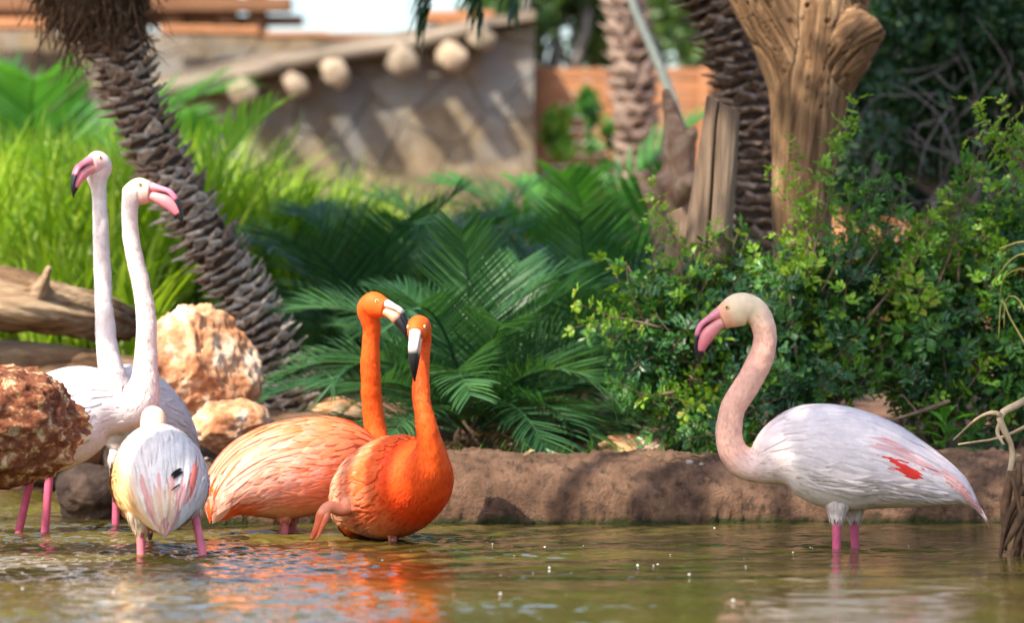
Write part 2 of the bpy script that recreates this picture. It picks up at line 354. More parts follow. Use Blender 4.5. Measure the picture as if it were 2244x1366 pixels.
def bubbles():
    rr = random.Random(31); mb = MB()
    for k in range(34):
        px, py = (rr.uniform(-20, 2260), rr.uniform(1140, 1350)) if k % 3 == 0 else (rr.gauss(1300, 260), rr.gauss(1225, 40))
        if py < 1140: continue
        d = 5200.0 / (py - 683); x = (px - 1122) / FPX * d; r = rr.choice([0.0012, 0.0016, 0.0022, 0.0032])
        bm = bmesh.new(); bmesh.ops.create_icosphere(bm, subdivisions=2, radius=r); bm.verts.index_update()
        mb.add([(x + q.co.x, d + q.co.y, max(0.0, q.co.z) + 0.0015) for q in bm.verts], [[q.index for q in p.verts] for p in bm.faces]); bm.free()
    tag(mb.build('bubbles', M['glint_white']), 'tiny bubbles on the pond, coloured white to stand for sun glints', 'bubbles', kind='stuff')
M['glint_white'] = surf_mat('glint_white', [(0.3, (0.75, 0.76, 0.74)), (0.7, (0.88, 0.88, 0.86))], 30, 0.12, 0.0, spec=0.8)  # near-white colour stands in for sun glints on the bubbles
bubbles()

# ------------------------------------------------------------------ rocks
def rock(name, c, size, mat, label, seed, sub=5, facets=7, rough=1.0, rz=0.0, pits=0.0):
    bm = bmesh.new(); bmesh.ops.create_icosphere(bm, subdivisions=sub, radius=1)
    rr = random.Random(seed); pl = []
    for k in range(facets):
        n = Vector((rr.gauss(0, 1), rr.gauss(0, 1), rr.gauss(0, 0.8))).normalized(); pl.append((n, rr.uniform(0.72, 0.92)))
    s = Vector((seed * 3.1, seed * 1.7, seed * 0.9))
    for q in bm.verts:
        p = q.co.copy()
        for n, o in pl:
            d = p.dot(n) - o
            if d > 0: p -= n * d * 0.85
        u = q.co
        d = 0.13 * fbm(u * 1.3 + s, 3) + rough * (0.055 * fbm(u * 4 + s, 4) + 0.022 * fbm(u * 11 + s, 3))
        if pits:
            w = noise.noise(u * 13 + s); d -= pits * max(0, w - 0.1) * 0.35; d += pits * 0.05 * noise.noise(u * 28 + s)
        p = p * (1 + d)
        q.co = Vector((p.x * size[0], p.y * size[1], p.z * size[2]))
    me = bpy.data.meshes.new(name); bm.to_mesh(me); bm.free()
    me.polygons.foreach_set('use_smooth', np.ones(len(me.polygons), dtype=bool)); me.materials.append(mat)
    o = link(name, me); o.location = c; o.rotation_euler = (0, 0, rz)
    return tag(o, label, 'rock')

rock('boulder', P(-75, 925, 9.75), (0.36, 0.24, 0.172), M['red_rock'], 'pitted red brown rock with cream patches overhanging at the left edge', 5, 6, 9, 1.1, 0.2, 0.22)
rock('boulder', (-1.84, 9.85, 0.02), (0.26, 0.34, 0.27), M['red_rock'], 'red stone at the left edge carrying the overhanging rock', 9, 4, 8)
rock('boulder', P(425, 825, 12.0), (0.215, 0.2, 0.235), M['tan_rock'], 'large tan and orange boulder beside the leaning palm trunk', 12, 6, 9, 1.5, 0.5, 0.16)
rock('rock', P(505, 935, 11.75), (0.15, 0.13, 0.095), M['tan_rock'], 'smaller cream and brown rock at the foot of the tan boulder', 21, 5, 8, 1.2, 1.0, 0.1)
rock('rock', P(215, 1085, 11.55), (0.135, 0.13, 0.105), M['dark_rock'], 'dark brown wet rock at the waterline between the white flamingos', 31, 5, 6, 1.0, 0.3)
rock('rock', P(320, 1010, 11.9), (0.14, 0.12, 0.10), M['dark_rock'], 'brown shaded rock in front of the tan boulder', 33, 4, 7, 1.0)
rock('rock', P(420, 1075, 11.75), (0.17, 0.12, 0.10), M['dark_rock'], 'low brown rock behind the preening flamingo', 37, 4, 7)
rock('rock', P(110, 1000, 12.9), (0.20, 0.16, 0.12), M['dark_rock'], 'brown rock in shade under the driftwood', 39, 4, 7)
rock('rock', P(1310, 905, 13.0), (0.085, 0.08, 0.07), M['grey_rock'], 'pale grey stone showing between the low palm fronds', 41, 4, 6)
rock('rock', P(1395, 985, 12.0), (0.13, 0.10, 0.05), M['tan_rock'], 'flat reddish stone on the bank below the palm', 44, 4, 6)
rock('rock', P(730, 915, 13.0), (0.12, 0.1, 0.07), M['tan_rock'], 'pinkish stone behind the back of the far orange flamingo', 45, 4, 6)
rock('rock', P(890, 1000, 12.0), (0.10, 0.08, 0.04), M['tan_rock'], 'small orange stone behind the two orange necks', 46, 4, 6)
rock('rock', P(2160, 490, 16.5), (0.26, 0.2, 0.12), M['tan_rock'], 'blurred tan rock under the dark hedge at right', 47, 4, 6)

# ------------------------------------------------------------------ wood: logs, posts, bare tree
def wood_tube(pts, m=40, n=120, ridge=0.09, seed=0, freq=5.0, twist=0.6):
    p = cr(pts, n); c = p[:, :3]; r = p[:, 3]
    t = np.gradient(c, axis=0); t /= np.linalg.norm(t, axis=1, keepdims=True)
    ref = np.array([0.1, 1.0, 0.15]) if abs(t[n // 2][1]) < 0.8 else np.array([1.0, 0, 0])
    a = np.cross(t, ref); a /= np.linalg.norm(a, axis=1, keepdims=True); b = np.cross(t, a)
    L = np.concatenate([[0], np.cumsum(np.linalg.norm(np.diff(c, axis=0), axis=1))]); V = []
    for i in range(n):
        for j in range(m):
            th = 2 * math.pi * j / m + twist * L[i]
            k = 1 + ridge * noise.noise(Vector((math.cos(th) * freq * .5, math.sin(th) * freq * .5, L[i] * 1.5 + seed))) \
                + ridge * 0.6 * noise.noise(Vector((math.cos(th) * freq * 1.3, math.sin(th) * freq * 1.3, L[i] * 3 + seed + 7))) \
                + ridge * 0.8 * noise.noise(Vector((math.cos(th), math.sin(th), L[i] * 5 + seed + 3)))
            V.append(c[i] + r[i] * k * (math.cos(th) * a[i] + math.sin(th) * b[i]))
    V = np.array(V); f = grid_faces(n, m).tolist()
    V = np.vstack([V, c[:1], c[-1:]]); k = n * m
    f += [[k, (j + 1) % m, j] for j in range(m)] + [[k + 1, (n - 1) * m + j, (n - 1) * m + (j + 1) % m] for j in range(m)]
    return V, f

def PR(px, py, d, rpx): p = P(px, py, d); return (p.x, p.y, p.z, rpx / FPX * d)

lg = empty('driftwood_log', P(60, 700, 12.9), 'weathered tan driftwood log lying at the left edge behind the white flamingos', 'log')
MB().add(*wood_tube([PR(-260, 640, 12.7, 70), PR(-60, 640, 12.75, 62), PR(90, 665, 12.8, 58), PR(210, 690, 12.9, 48), PR(290, 712, 13.1, 30)], 72, 200, 0.34, 3, 7)).build('trunk', M['drift'], lg)
MB().add(*wood_tube([PR(80, 650, 12.75, 28), PR(98, 612, 12.7, 12), PR(108, 585, 12.68, 6)], 16, 24, 0.25, 5, 3)).build('branch_stub', M['drift'], lg)
MB().add(*wood_tube([PR(-200, 810, 12.9, 55), PR(0, 795, 12.9, 46), PR(150, 800, 12.85, 42), PR(300, 815, 12.9, 30)], 36, 90, 0.18, 13, 4)).build('lower_limb', M['drift'], lg)

# leaning split post
def split_post():
    root = empty('post_stump', P(1545, 640, 12.1), 'weathered split timber post leaning right with a long dark crack', 'post')
    n, m = 90, 140; V = []
    top, bot = P(1586, 210, 12.1), P(1540, 640, 12.1)
    for i in range(n):
        u = i / (n - 1); c = bot.lerp(top, u)
        hw = (0.098 - 0.036 * u ** 0.8) * 0.92
        for j in range(m):
            th = 2 * math.pi * j / m
            cx, cy = math.cos(th), math.sin(th)
            e = (abs(cx) ** 2.8 + abs(cy) ** 2.8) ** (-1 / 2.8)
            r = hw * e * (1 + 0.05 * noise.noise(Vector((cx * 3, cy * 3, u * 2))) + 0.025 * noise.noise(Vector((cx * 9, cy * 9, u * 3))))
            ct = -math.pi / 2 - 0.18 + 0.10 * math.sin(u * 5) + 0.10 * (0.5 - u)
            dth = (th - ct + math.pi) % (2 * math.pi) - math.pi
            if u > 0.18: r *= 1 - 0.7 * math.exp(-(dth / 0.045) ** 2) * min(1, (u - 0.18) * 6)
            x, y = r * cx, r * 0.8 * cy
            z = -0.13 * max(0, u - 0.9) / 0.1 * (0.5 + x / hw * 0.5) * 0.45
            V.append((c.x + x, c.y + y, c.z + z))
    f = grid_faces(n, m).tolist(); k = len(V); c = np.mean(np.array(V[-m:]), axis=0); V.append(tuple(c)); f += [[k, (n - 1) * m + j, (n - 1) * m + (j + 1) % m] for j in range(m)]
    MB().add(V, f).build('timber', M['post'], root)
    MB().add(*wood_tube([PR(1512, 640, 12.15, 55), PR(1502, 560, 12.15, 44), PR(1495, 500, 12.15, 30), PR(1480, 460, 12.15, 18)], 24, 40, 0.15, 4, 3)).build('side_root', M['post'], root)
split_post()

def gnarled():
    root = empty('driftwood_stump', P(1470, 560, 13.6), 'gnarled reddish driftwood stump left of the split post', 'stump')
    mb = MB()
    mb.add(*wood_tube([PR(1490, 600, 13.6, 60), PR(1480, 500, 13.6, 52), PR(1470, 430, 13.6, 40), PR(1490, 370, 13.6, 34), PR(1486, 310, 13.6, 38), PR(1478, 268, 13.6, 22), PR(1460, 200, 13.7, 8)], 36, 120, 0.5, 21, 3))
    mb.build('trunk', M['red_drift'], root)
    for pts in ([PR(1475, 470, 13.6, 34), PR(1430, 420, 13.5, 22), PR(1405, 375, 13.5, 14)], [PR(1485, 330, 13.6, 26), PR(1510, 300, 13.55, 18), PR(1522, 285, 13.5, 8)], [PR(1470, 440, 13.55, 30), PR(1510, 400, 13.4, 20), PR(1528, 380, 13.4, 9)]):
        MB().add(*wood_tube(pts, 20, 30, 0.25, pts[0][2] * 9, 3)).build('branch_stub', M['red_drift'], root)
gnarled()

def bare_tree():
    root = empty('bare_tree', P(1765, 900, 12.5), 'thick bare brown tree trunk forking above the shrubs with a sawn knob', 'tree')
    paths = [
        [PR(1765, 960, 12.5, 84), PR(1762, 760, 12.5, 70), PR(1760, 560, 12.5, 67), PR(1758, 430, 12.5, 68), PR(1765, 330, 12.5, 74), PR(1772, 240, 12.5, 84), PR(1780, 150, 12.5, 96), PR(1790, 60, 12.5, 102), PR(1795, 0, 12.5, 100)],
        [PR(1775, 200, 12.5, 84), PR(1745, 110, 12.5, 88), PR(1700, 20, 12.48, 86), PR(1645, -80, 12.45, 82), PR(1580, -190, 12.4, 78), PR(1500, -330, 12.4, 70), PR(1450, -560, 12.5, 58), PR(1420, -900, 12.6, 40)],
        [PR(1790, 190, 12.5, 70), PR(1840, 120, 12.45, 72), PR(1878, 75, 12.4, 64), PR(1906, 55, 12.38, 50), PR(1914, 48, 12.38, 40)],
        [PR(1800, 60, 12.5, 90), PR(1835, -60, 12.5, 84), PR(1870, -260, 12.6, 74), PR(1860, -560, 12.7, 60), PR(1900, -900, 12.8, 42)],
    ]
    mb = MB(); 
    for p in paths: mb.add(*wood_tube(p, 40, 90, 0.05, p[0][0] * 7, 3))
    me = mesh('t', np.vstack(mb.v), mb.f); o = link('t', me)
    md = o.modifiers.new('r', 'REMESH'); md.mode = 'VOXEL'; md.voxel_size = 0.008
    me2 = bpy.data.meshes.new_from_object(o.evaluated_get(bpy.context.evaluated_depsgraph_get()))
    bpy.data.objects.remove(o)
    bm = bmesh.new(); bm.from_mesh(me2)
    for k in range(8): bmesh.ops.smooth_vert(bm, verts=bm.verts, factor=0.5, use_axis_x=True, use_axis_y=True, use_axis_z=True)
    bm.normal_update()
    segs = [cr(p, 60) for p in paths]; Ls = [np.concatenate([[0], np.cumsum(np.linalg.norm(np.diff(s[:, :3], axis=0), axis=1))]) for s in segs]
    co = np.array([q.co for q in bm.verts]); best = np.full(len(co), 1e9); ang = np.zeros(len(co)); sl = np.zeros(len(co))
    for si, s in enumerate(segs):
        d = np.linalg.norm(co[:, None] - s[None, :, :3], axis=2) / s[None, :, 3]
        k = d.argmin(1); dm = d[np.arange(len(co)), k]; sel = dm < best
        rel = co - s[k, :3]; best[sel] = dm[sel]
        tang = np.gradient(s[:, :3], axis=0); tang /= np.linalg.norm(tang, axis=1, keepdims=True)
        side = np.cross(tang[k], np.array([0, 1.0, 0])); 
        x = (rel * side).sum(1)
        ang[sel] = x[sel]; sl[sel] = (Ls[si][k] + (rel * tang[k]).sum(1) * 0.9)[sel] + si * 0.13
    gr = np.stack([ang, sl, co[:, 1] * 0.5], 1)
    knot = [P(1773, 9, 12.3), P(1816, 44, 12.3)]
    for i, q in enumerate(bm.verts):
        g = Vector((gr[i, 0] * 40, gr[i, 1] * 2.0, gr[i, 2] * 30))
        g2 = g + Vector((1.2 * noise.noise(Vector((q.co.x * 4, q.co.z * 4, 0))), 0, 0))
        c = noise.noise(g2); crack = max(0, 1 - abs(c) / 0.09)
        q.co += q.normal * (0.007 * noise.noise(g2 * 0.5) + 0.004 * noise.noise(g2 * 2.2) - 0.012 * crack * (noise.noise(q.co * 3) > -0.05))
        for kn in knot:
            r = math.hypot(q.co.x - kn.x, q.co.z - kn.z)
            if r < 0.03: q.co.y += 0.03 * math.exp(-(r / 0.006) ** 2) - 0.004 * math.exp(-((r - 0.013) / 0.006) ** 2)
    me = bpy.data.meshes.new('trunk'); bm.to_mesh(me); bm.free()
    me.polygons.foreach_set('use_smooth', np.ones(len(me.polygons), dtype=bool)); me.materials.append(M['grain'])
    a = me.attributes.new('grain', 'FLOAT_VECTOR', 'POINT'); a.data.foreach_set('vector', gr.astype(np.float32).ravel())
    me.transform(Matrix.Translation(-root.location)); link('trunk', me, root)
    return root
bare_root = bare_tree()

# ------------------------------------------------------------------ palms
def frond_mesh(name, length, nl, ll, droop, mat, vang=0.5, wid=0.011, seed=0, hang=0.35, bare=0.14, segs=4):
    rr = random.Random(seed); mb = MB(); N = 26; pts = [Vector((0, 0, 0))]; dirs = []
    for i in range(N):
        u = i / (N - 1); a = -droop * u ** 1.5; dirs.append(Vector((math.cos(a), 0.06 * math.sin(u * 3 + seed), math.sin(a))).normalized())
        pts.append(pts[-1] + dirs[-1] * length / N)
    dirs.append(dirs[-1])
    mb.tube([(*pts[i], max(0.0012, (0.0085 - 0.0075 * i / N) * (length / 0.75) ** 0.7)) for i in range(0, N + 1, 4)] , 5, 14)
    for k in range(nl):
        u = bare + (1 - bare) * (k + 0.5) / nl; x = u * N; i = min(N - 1, int(x)); b = pts[i].lerp(pts[i + 1], x - i); d = dirs[i]
        up = Vector((0, 1, 0)).cross(d) * -1; up = -up if up.z < 0 else up
        L = ll * (0.45 + 0.75 * math.sin(math.pi * (0.12 + 0.80 * u))) * rr.uniform(0.85, 1.1)
        fw = 0.55 + 0.9 * u ** 1.5
        for s in (-1, 1):
            dd = (d * fw + Vector((0, s, 0)) * 1.0 + up * (vang + rr.uniform(-0.15, 0.15))).normalized()
            w = wid * rr.uniform(0.8, 1.15); wdir = dd.cross(up).normalized(); wdir = (wdir + up * rr.uniform(-0.5, 0.5)).normalized()
            p = b.copy(); V = []; cur = dd.copy()
            for q in range(segs + 1):
                t = q / segs; ww = w * (0.35 + 1.0 * math.sin(math.pi * min(1, 0.22 + t * 0.72))) * (1 if q < segs else 0.12)
                V += [tuple(p - wdir * ww * 0.5), tuple(p + wdir * ww * 0.5)]
                p = p + cur * L / segs; cur = (cur + Vector((0, 0, -hang * (0.3 + t) / segs * 2))).normalized()
            mb.add(V, [[2 * q, 2 * q + 1, 2 * q + 3, 2 * q + 2] for q in range(segs)])
    return mesh(name, np.vstack(mb.v), mb.f, mat, True)

FR = {
    'dark': [frond_mesh('frond', 0.80, 54, 0.215, 0.80 + 0.16 * k, M['palm'], 0.36, 0.0062, k, 0.36) for k in range(6)],
    'mid': [frond_mesh('frond', 0.95, 40, 0.24, 0.9 + 0.15 * k, M['palm_mid'], 0.4, 0.012, k + 20) for k in range(4)],
    'bright': [frond_mesh('frond', 0.95, 40, 0.25, 1.0 + 0.15 * k, M['palm_bright'], 0.4, 0.013, k + 40) for k in range(4)],
    'dry': [frond_mesh('frond', 0.70, 30, 0.18, 1.3 + 0.2 * k, M['dry_palm'], 0.2, 0.008, k + 80, 0.8) for k in range(3)],
    'crown': [frond_mesh('frond', 1.7, 54, 0.42, 1.15 + 0.12 * k, M['palm'], 0.4, 0.024, k + 60) for k in range(4)],
}
def place_frond(parent, kind, off, az, el, roll, sc, rr):
    o = link('frond', rr.choice(FR[kind]), parent)
    o.location = off; o.rotation_mode = 'QUATERNION'
    o.rotation_quaternion = Quaternion((0, 0, 1), az) @ Quaternion((0, 1, 0), -el) @ Quaternion((1, 0, 0), roll)
    o.scale = (sc, sc, sc); return o

def bush_palm(base, n, kind, label, sc, seed, el0=1.45, el1=0.05, group='feathery palms behind the pond', azs=None):
    rr = random.Random(seed); root = empty('feather_palm', base, label, 'palm', group)
    MB().add(*wood_tube([(base.x, base.y, base.z - 0.1, 0.05), (base.x, base.y, base.z + 0.03, 0.055), (base.x, base.y, base.z + 0.1, 0.03)], 16, 14, 0.3, seed, 4)).build('trunk', M['fibre'], root)
    for i in range(n):
        u = (i + 0.5) / n; az = i * 2.39996 + rr.uniform(-0.2, 0.2)
        el = el0 + (el1 - el0) * u ** 0.8 + rr.uniform(-0.12, 0.12)
        place_frond(root, kind, (0.02 * math.cos(az), 0.02 * math.sin(az), 0.04 + 0.05 * (1 - u)), az, el, rr.uniform(-0.5, 0.5), sc * rr.uniform(0.85, 1.12), rr)
    for k in range(4): place_frond(root, 'dry', (0, 0, 0.03), rr.uniform(0, 6.28), rr.uniform(-0.35, 0.25), rr.uniform(-.5, .5), sc * rr.uniform(.6, .95), rr)
    return root
def G(px, d): x = (px - 1122) / FPX * d; return Vector((x, d, ground_z(x, d)))

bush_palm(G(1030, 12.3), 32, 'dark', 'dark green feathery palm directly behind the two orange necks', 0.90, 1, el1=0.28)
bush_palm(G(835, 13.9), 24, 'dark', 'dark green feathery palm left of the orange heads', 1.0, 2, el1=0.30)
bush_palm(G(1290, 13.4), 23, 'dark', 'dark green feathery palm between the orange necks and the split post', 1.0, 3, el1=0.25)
bush_palm(G(1450, 12.25), 16, 'dark', 'low fan of dark palm fronds drooping over the bank below the split post', 0.60, 4, 0.9, -0.1)
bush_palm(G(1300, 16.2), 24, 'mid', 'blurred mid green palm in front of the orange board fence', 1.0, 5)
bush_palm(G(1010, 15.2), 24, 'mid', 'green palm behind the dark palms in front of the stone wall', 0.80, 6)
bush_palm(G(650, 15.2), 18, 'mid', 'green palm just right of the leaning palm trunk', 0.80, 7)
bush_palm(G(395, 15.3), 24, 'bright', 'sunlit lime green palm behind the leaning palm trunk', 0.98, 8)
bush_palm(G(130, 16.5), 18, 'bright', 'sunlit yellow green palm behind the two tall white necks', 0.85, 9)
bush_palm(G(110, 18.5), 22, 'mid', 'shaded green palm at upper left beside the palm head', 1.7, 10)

def boot_mesh(w, h, out, seed):
    """broken off leaf base: a wide shelf that narrows outwards and curls up at the tip"""
    rr = random.Random(seed); V = []; n = 4
    for i in range(n):
        ww = w * (1.0, 0.92, 0.56, 0.14)[i] * 0.5; y = out * (-0.25, 0.30, 0.85, 1.30)[i]; z = h * (0.0, 0.05, 0.22, 0.50)[i]; th = h * (0.50, 0.40, 0.24, 0.10)[i]
        for s_, dz in ((-1, 0.25), (0, 0.0), (1, 0.25)): V.append((s_ * ww + rr.uniform(-.004, .004), -y + abs(s_) * out * 0.28, z + th * 0.5 - dz * h * 0.6 + rr.uniform(-.003, .003)))
        for s_, dz in ((-1, 0.25), (0, 0.0), (1, 0.25)): V.append((s_ * ww * 0.9, -y + abs(s_) * out * 0.28, z - th * 0.5 - dz * h * 0.5))
    f = []
    for i in range(n - 1):
        a, b = i * 6, i * 6 + 6
        f += [[a, a + 1, b + 1, b], [a + 1, a + 2, b + 2, b + 1], [a + 4, a + 3, b + 3, b + 4], [a + 5, a + 4, b + 4, b + 5], [a + 3, a, b, b + 3], [a + 2, a + 5, b + 5, b + 2]]
    e = (n - 1) * 6; f += [[e, e + 1, e + 4, e + 3], [e + 1, e + 2, e + 5, e + 4]]
    return V, f

def palm_trunk(name, pts, label, seed, rows_step, around, size, mats, crown=None, fibre=None):
    rr = random.Random(seed); p = cr(pts, 240); c = p[:, :3]; L = np.concatenate([[0], np.cumsum(np.linalg.norm(np.diff(c, axis=0), axis=1))])
    base = Vector(c[0]); root = empty(name, base, label, 'palm')
    mb = MB(); mb.tube([(*q[:3], q[3] * 0.74) for q in p[::8]], 20, 80); core = mb.build('trunk', M['trunk_core'], root)
    low = [mesh('leaf_base', *boot_mesh(size[0], size[1], size[2], k), mats[0], False) for k in range(5)]
    hi = [mesh('leaf_base', *boot_mesh(size[0], size[1], size[2], k + 9), mats[1], False) for k in range(5)]
    back = MB(); s = 0.0; row = 0; cnt = 0
    while s < L[-1]:
        i = int(np.searchsorted(L, s)); i = min(len(c) - 2, max(1, i)); t = Vector(c[i + 1] - c[i - 1]).normalized(); r = p[i, 3] * 0.74
        q0 = Vector((0, 0, 1)).rotation_difference(t)
        for k in range(around):
            th = 2 * math.pi * (k + (row % 2) * 0.5) / around + rr.uniform(-0.07, 0.07) + row * 0.05
            m3 = Matrix.Translation(Vector(c[i]) - base) @ q0.to_matrix().to_4x4() @ Matrix.Rotation(th + math.pi / 2, 4, 'Z') @ Matrix.Translation((0, -r, 0)) @ Matrix.Rotation(rr.uniform(-0.22, 0.22), 4, 'Y') @ Matrix.Rotation(rr.uniform(-0.3, 0.25), 4, 'X') @ Matrix.Diagonal((rr.uniform(0.75, 1.2), rr.uniform(0.55, 1.3), rr.uniform(0.7, 1.5), 1))
            facing = (q0 @ Vector((math.cos(th), math.sin(th), 0))).y
            me = rr.choice(low if rr.random() > s / L[-1] * 1.25 - 0.12 else hi)
            z = c[i][2]; vis = z < CAM_Z + 0.092 * c[i][1]
            if facing < 0.25 and vis and cnt < 300:
                o = link('leaf_base', me, root); o.matrix_local = m3; cnt += 1
            else:
                v = [tuple(m3 @ w.co) for w in me.vertices]; back.add(v, [list(w.vertices) for w in me.polygons])
        s += rows_step; row += 1
    o = link('leaf_bases', mesh('leaf_bases', np.vstack(back.v), back.f, mats[1], False), root); o['kind'] = 'stuff'
    if fibre:
        i0, dens, spread, flen = fibre; mb = MB()
        for k in range(dens):
            i = rr.randrange(i0, len(c)); th = rr.uniform(0, 2 * math.pi); u = (i - i0) / (len(c) - i0)
            rad = p[i, 3] * (0.9 + spread * math.sin(min(1, u * 1.6) * math.pi / 2))
            b = Vector(c[i]) + Vector((math.cos(th), math.sin(th), 0)) * rad; d = Vector((math.cos(th), math.sin(th), 0)) * rr.uniform(0, 0.5) + Vector((rr.gauss(0, 0.3), rr.gauss(0, 0.3), -1 + rr.gauss(0, 0.5)))
            e = b + d * rr.uniform(0.3, 1) * flen; m_ = b.lerp(e, 0.5) + Vector((rr.gauss(0, 1), rr.gauss(0, 1), rr.gauss(0, 1))) * flen * 0.15
            w = rr.choice([0.001, 0.0014, 0.0022, 0.005])
            mb.tube([(*b, w), (*m_, w), (*e, w * 0.5)], 3, 5)
        mb.tube([(*c[i][:3], p[i, 3] * (1 + spread * 0.9 * min(1, (i - i0) / 40))) for i in range(i0, len(c), 6)], 20, 30)
        o = mb.build('fibre_skirt', M['fibre'], root); o['kind'] = 'stuff'
    if crown:
        n, kind, sc, el1 = crown; top = Vector(c[-1]) - base
        for k in range(n):
            u = (k + 0.5) / n; az = k * 2.39996 + seed
            place_frond(root, kind, top + Vector((0.05 * math.cos(az), 0.05 * math.sin(az), 0.0)), az, 1.35 + (el1 - 1.35) * u + rr.uniform(-0.1, 0.1), rr.uniform(-0.4, 0.4), sc * rr.uniform(0.85, 1.1), rr)
    return root, Vector(c[-1])

def grd(px, d, r): g = G(px, d); return (g.x, g.y, g.z - 0.05, r / FPX * d)
leanA = [grd(652, 13.0, 62), PR(640, 900, 13.0, 60), PR(612, 800, 13.0, 62), PR(566, 700, 13.0, 63), PR(505, 600, 13.0, 63), PR(440, 500, 13.0, 63), PR(380, 400, 13.0, 63), PR(325, 300, 13.0, 64), PR(288, 200, 13.0, 66), PR(252, 100, 13.0, 70), PR(215, 0, 13.0, 74), PR(185, -110, 13.0, 70), PR(165, -250, 13.0, 64), PR(150, -420, 13.0, 56)]
palm_trunk('leaning_palm', leanA, 'leaning palm with grey brown scaly trunk and shaggy dark head at left', 4, 0.036, 9, (0.092, 0.030, 0.044), (M['boot_grey'], M['boot']), crown=(22, 'crown', 1.0, 0.5), fibre=(158, 3000, 0.85, 0.15))
leanB = [grd(1650, 13.8, 66), PR(1652, 600, 13.8, 64), PR(1658, 480, 13.8, 64), PR(1656, 380, 13.8, 66), PR(1648, 280, 13.8, 68), PR(1630, 180, 13.8, 70), PR(1600, 80, 13.8, 74), PR(1560, -10, 13.8, 78), PR(1510, -100, 13.8, 80), PR(1450, -210, 13.8, 76), PR(1390, -330, 13.8, 64)]
rootB, topB = palm_trunk('scaly_palm', leanB, 'curved palm with brown scaly trunk behind the split post and bare tree', 6, 0.042, 9, (0.104, 0.034, 0.050), (M['boot'], M['boot']), crown=(20, 'crown', 0.95, 0.55))
rb = random.Random(5)
for (az, el, sc) in ((math.pi + 0.05, -0.14, 0.66), (math.pi - 0.25, -0.40, 0.48), (math.pi + 0.14, -0.20, 0.62), (math.pi - 0.12, -0.26, 0.56), (math.pi + 0.3, -0.42, 0.44)):
    place_frond(rootB, 'crown', topB - rootB.location, az, el, 0.2, sc, rb)
farT = [grd(1400, 20, 52), PR(1402, 420, 20, 50), PR(1398, 300, 20, 52), PR(1390, 200, 20, 52), PR(1380, 100, 20, 48), PR(1375, 20, 20, 46), PR(1372, -80, 20, 44)]
palm_trunk('distant_palm', farT, 'blurred pinkish palm trunk in front of the orange board fence', 8, 0.075, 7, (0.15, 0.085, 0.05), (M['far_bark'], M['far_bark']))

pl = empty('leaning_pole', P(1490, 420, 17), 'thin grey green pole leaning left above the driftwood stump', 'pole')
MB().tube([PR(1525, 420, 17, 11), PR(1480, 240, 17, 11), PR(1440, 130, 17, 10), PR(1400, 40, 17, 10), PR(1370, -40, 17, 9)], 10).build('shaft', M['pole'], pl)
MB().tube([PR(1475, 230, 17, 13), PR(1470, 214, 17, 13)], 10).build('collar', M['pole'], pl)

# ------------------------------------------------------------------ grass
def grass_patch(name, n, boxes, hrange, wrange, mat, seed, bend=0.5):
    rr = np.random.default_rng(seed); V = []; F = []; k = 0
    w = np.array([b[4] for b in boxes]); w = w / w.sum()
    for i in range(n):
        b = boxes[rr.choice(len(boxes), p=w)]
        px = rr.uniform(b[0], b[1]); d = rr.uniform(b[2], b[3]); x = (px - 1122) / FPX * d; z = ground_z(x, d) - 0.02
        hh = rr.uniform(*hrange) * (b[5] if len(b) > 5 else 1); ww = rr.uniform(*wrange); az = rr.uniform(0, 6.28); lean = rr.uniform(0.05, 0.4); bd = rr.uniform(0.2, 1.0) * bend
        wz = az + 1.57 + rr.uniform(-0.5, 0.5); wx_, wy_ = math.cos(wz) * ww / 2, math.sin(wz) * ww / 2
        for q in range(5):
            t = q / 4; o = hh * (lean * t + bd * t * t); zz = z + hh * t * (1 - 0.45 * bd * t * t)
            s = (1 - t ** 2.2) * 0.96 + 0.04
            cx, cy = x + math.cos(az) * o, d + math.sin(az) * o
            V.append((cx - wx_ * s, cy - wy_ * s, zz)); V.append((cx + wx_ * s, cy + wy_ * s, zz))
        for q in range(4): F.append([k + 2 * q, k + 2 * q + 1, k + 2 * q + 3, k + 2 * q + 2])
        k += 10
    return link(name, mesh(name, np.array(V), F, mat))
tag(grass_patch('tall_grass', 6500, [(-120, 480, 14.3, 17.5, 5, 0.95), (380, 760, 14.6, 17.5, 3, 0.8), (700, 900, 15.2, 18.0, 1.6, 0.72), (60, 330, 13.5, 14.3, 1.0, 0.55)], (0.45, 1.08), (0.010, 0.036), M['grass'], 2), 'bright sunlit green grass filling the slope behind the leaning palm', 'grass', kind='stuff')
tag(grass_patch('bank_grass', 420, [(980, 1430, 11.5, 11.9, 5), (1000, 1300, 11.42, 11.5, 2), (1430, 2200, 11.7, 12.0, 1.5)], (0.03, 0.14), (0.003, 0.008), M['weed'], 5, 0.8), 'sparse short green grass blades on top of the bank', 'grass', kind='stuff')

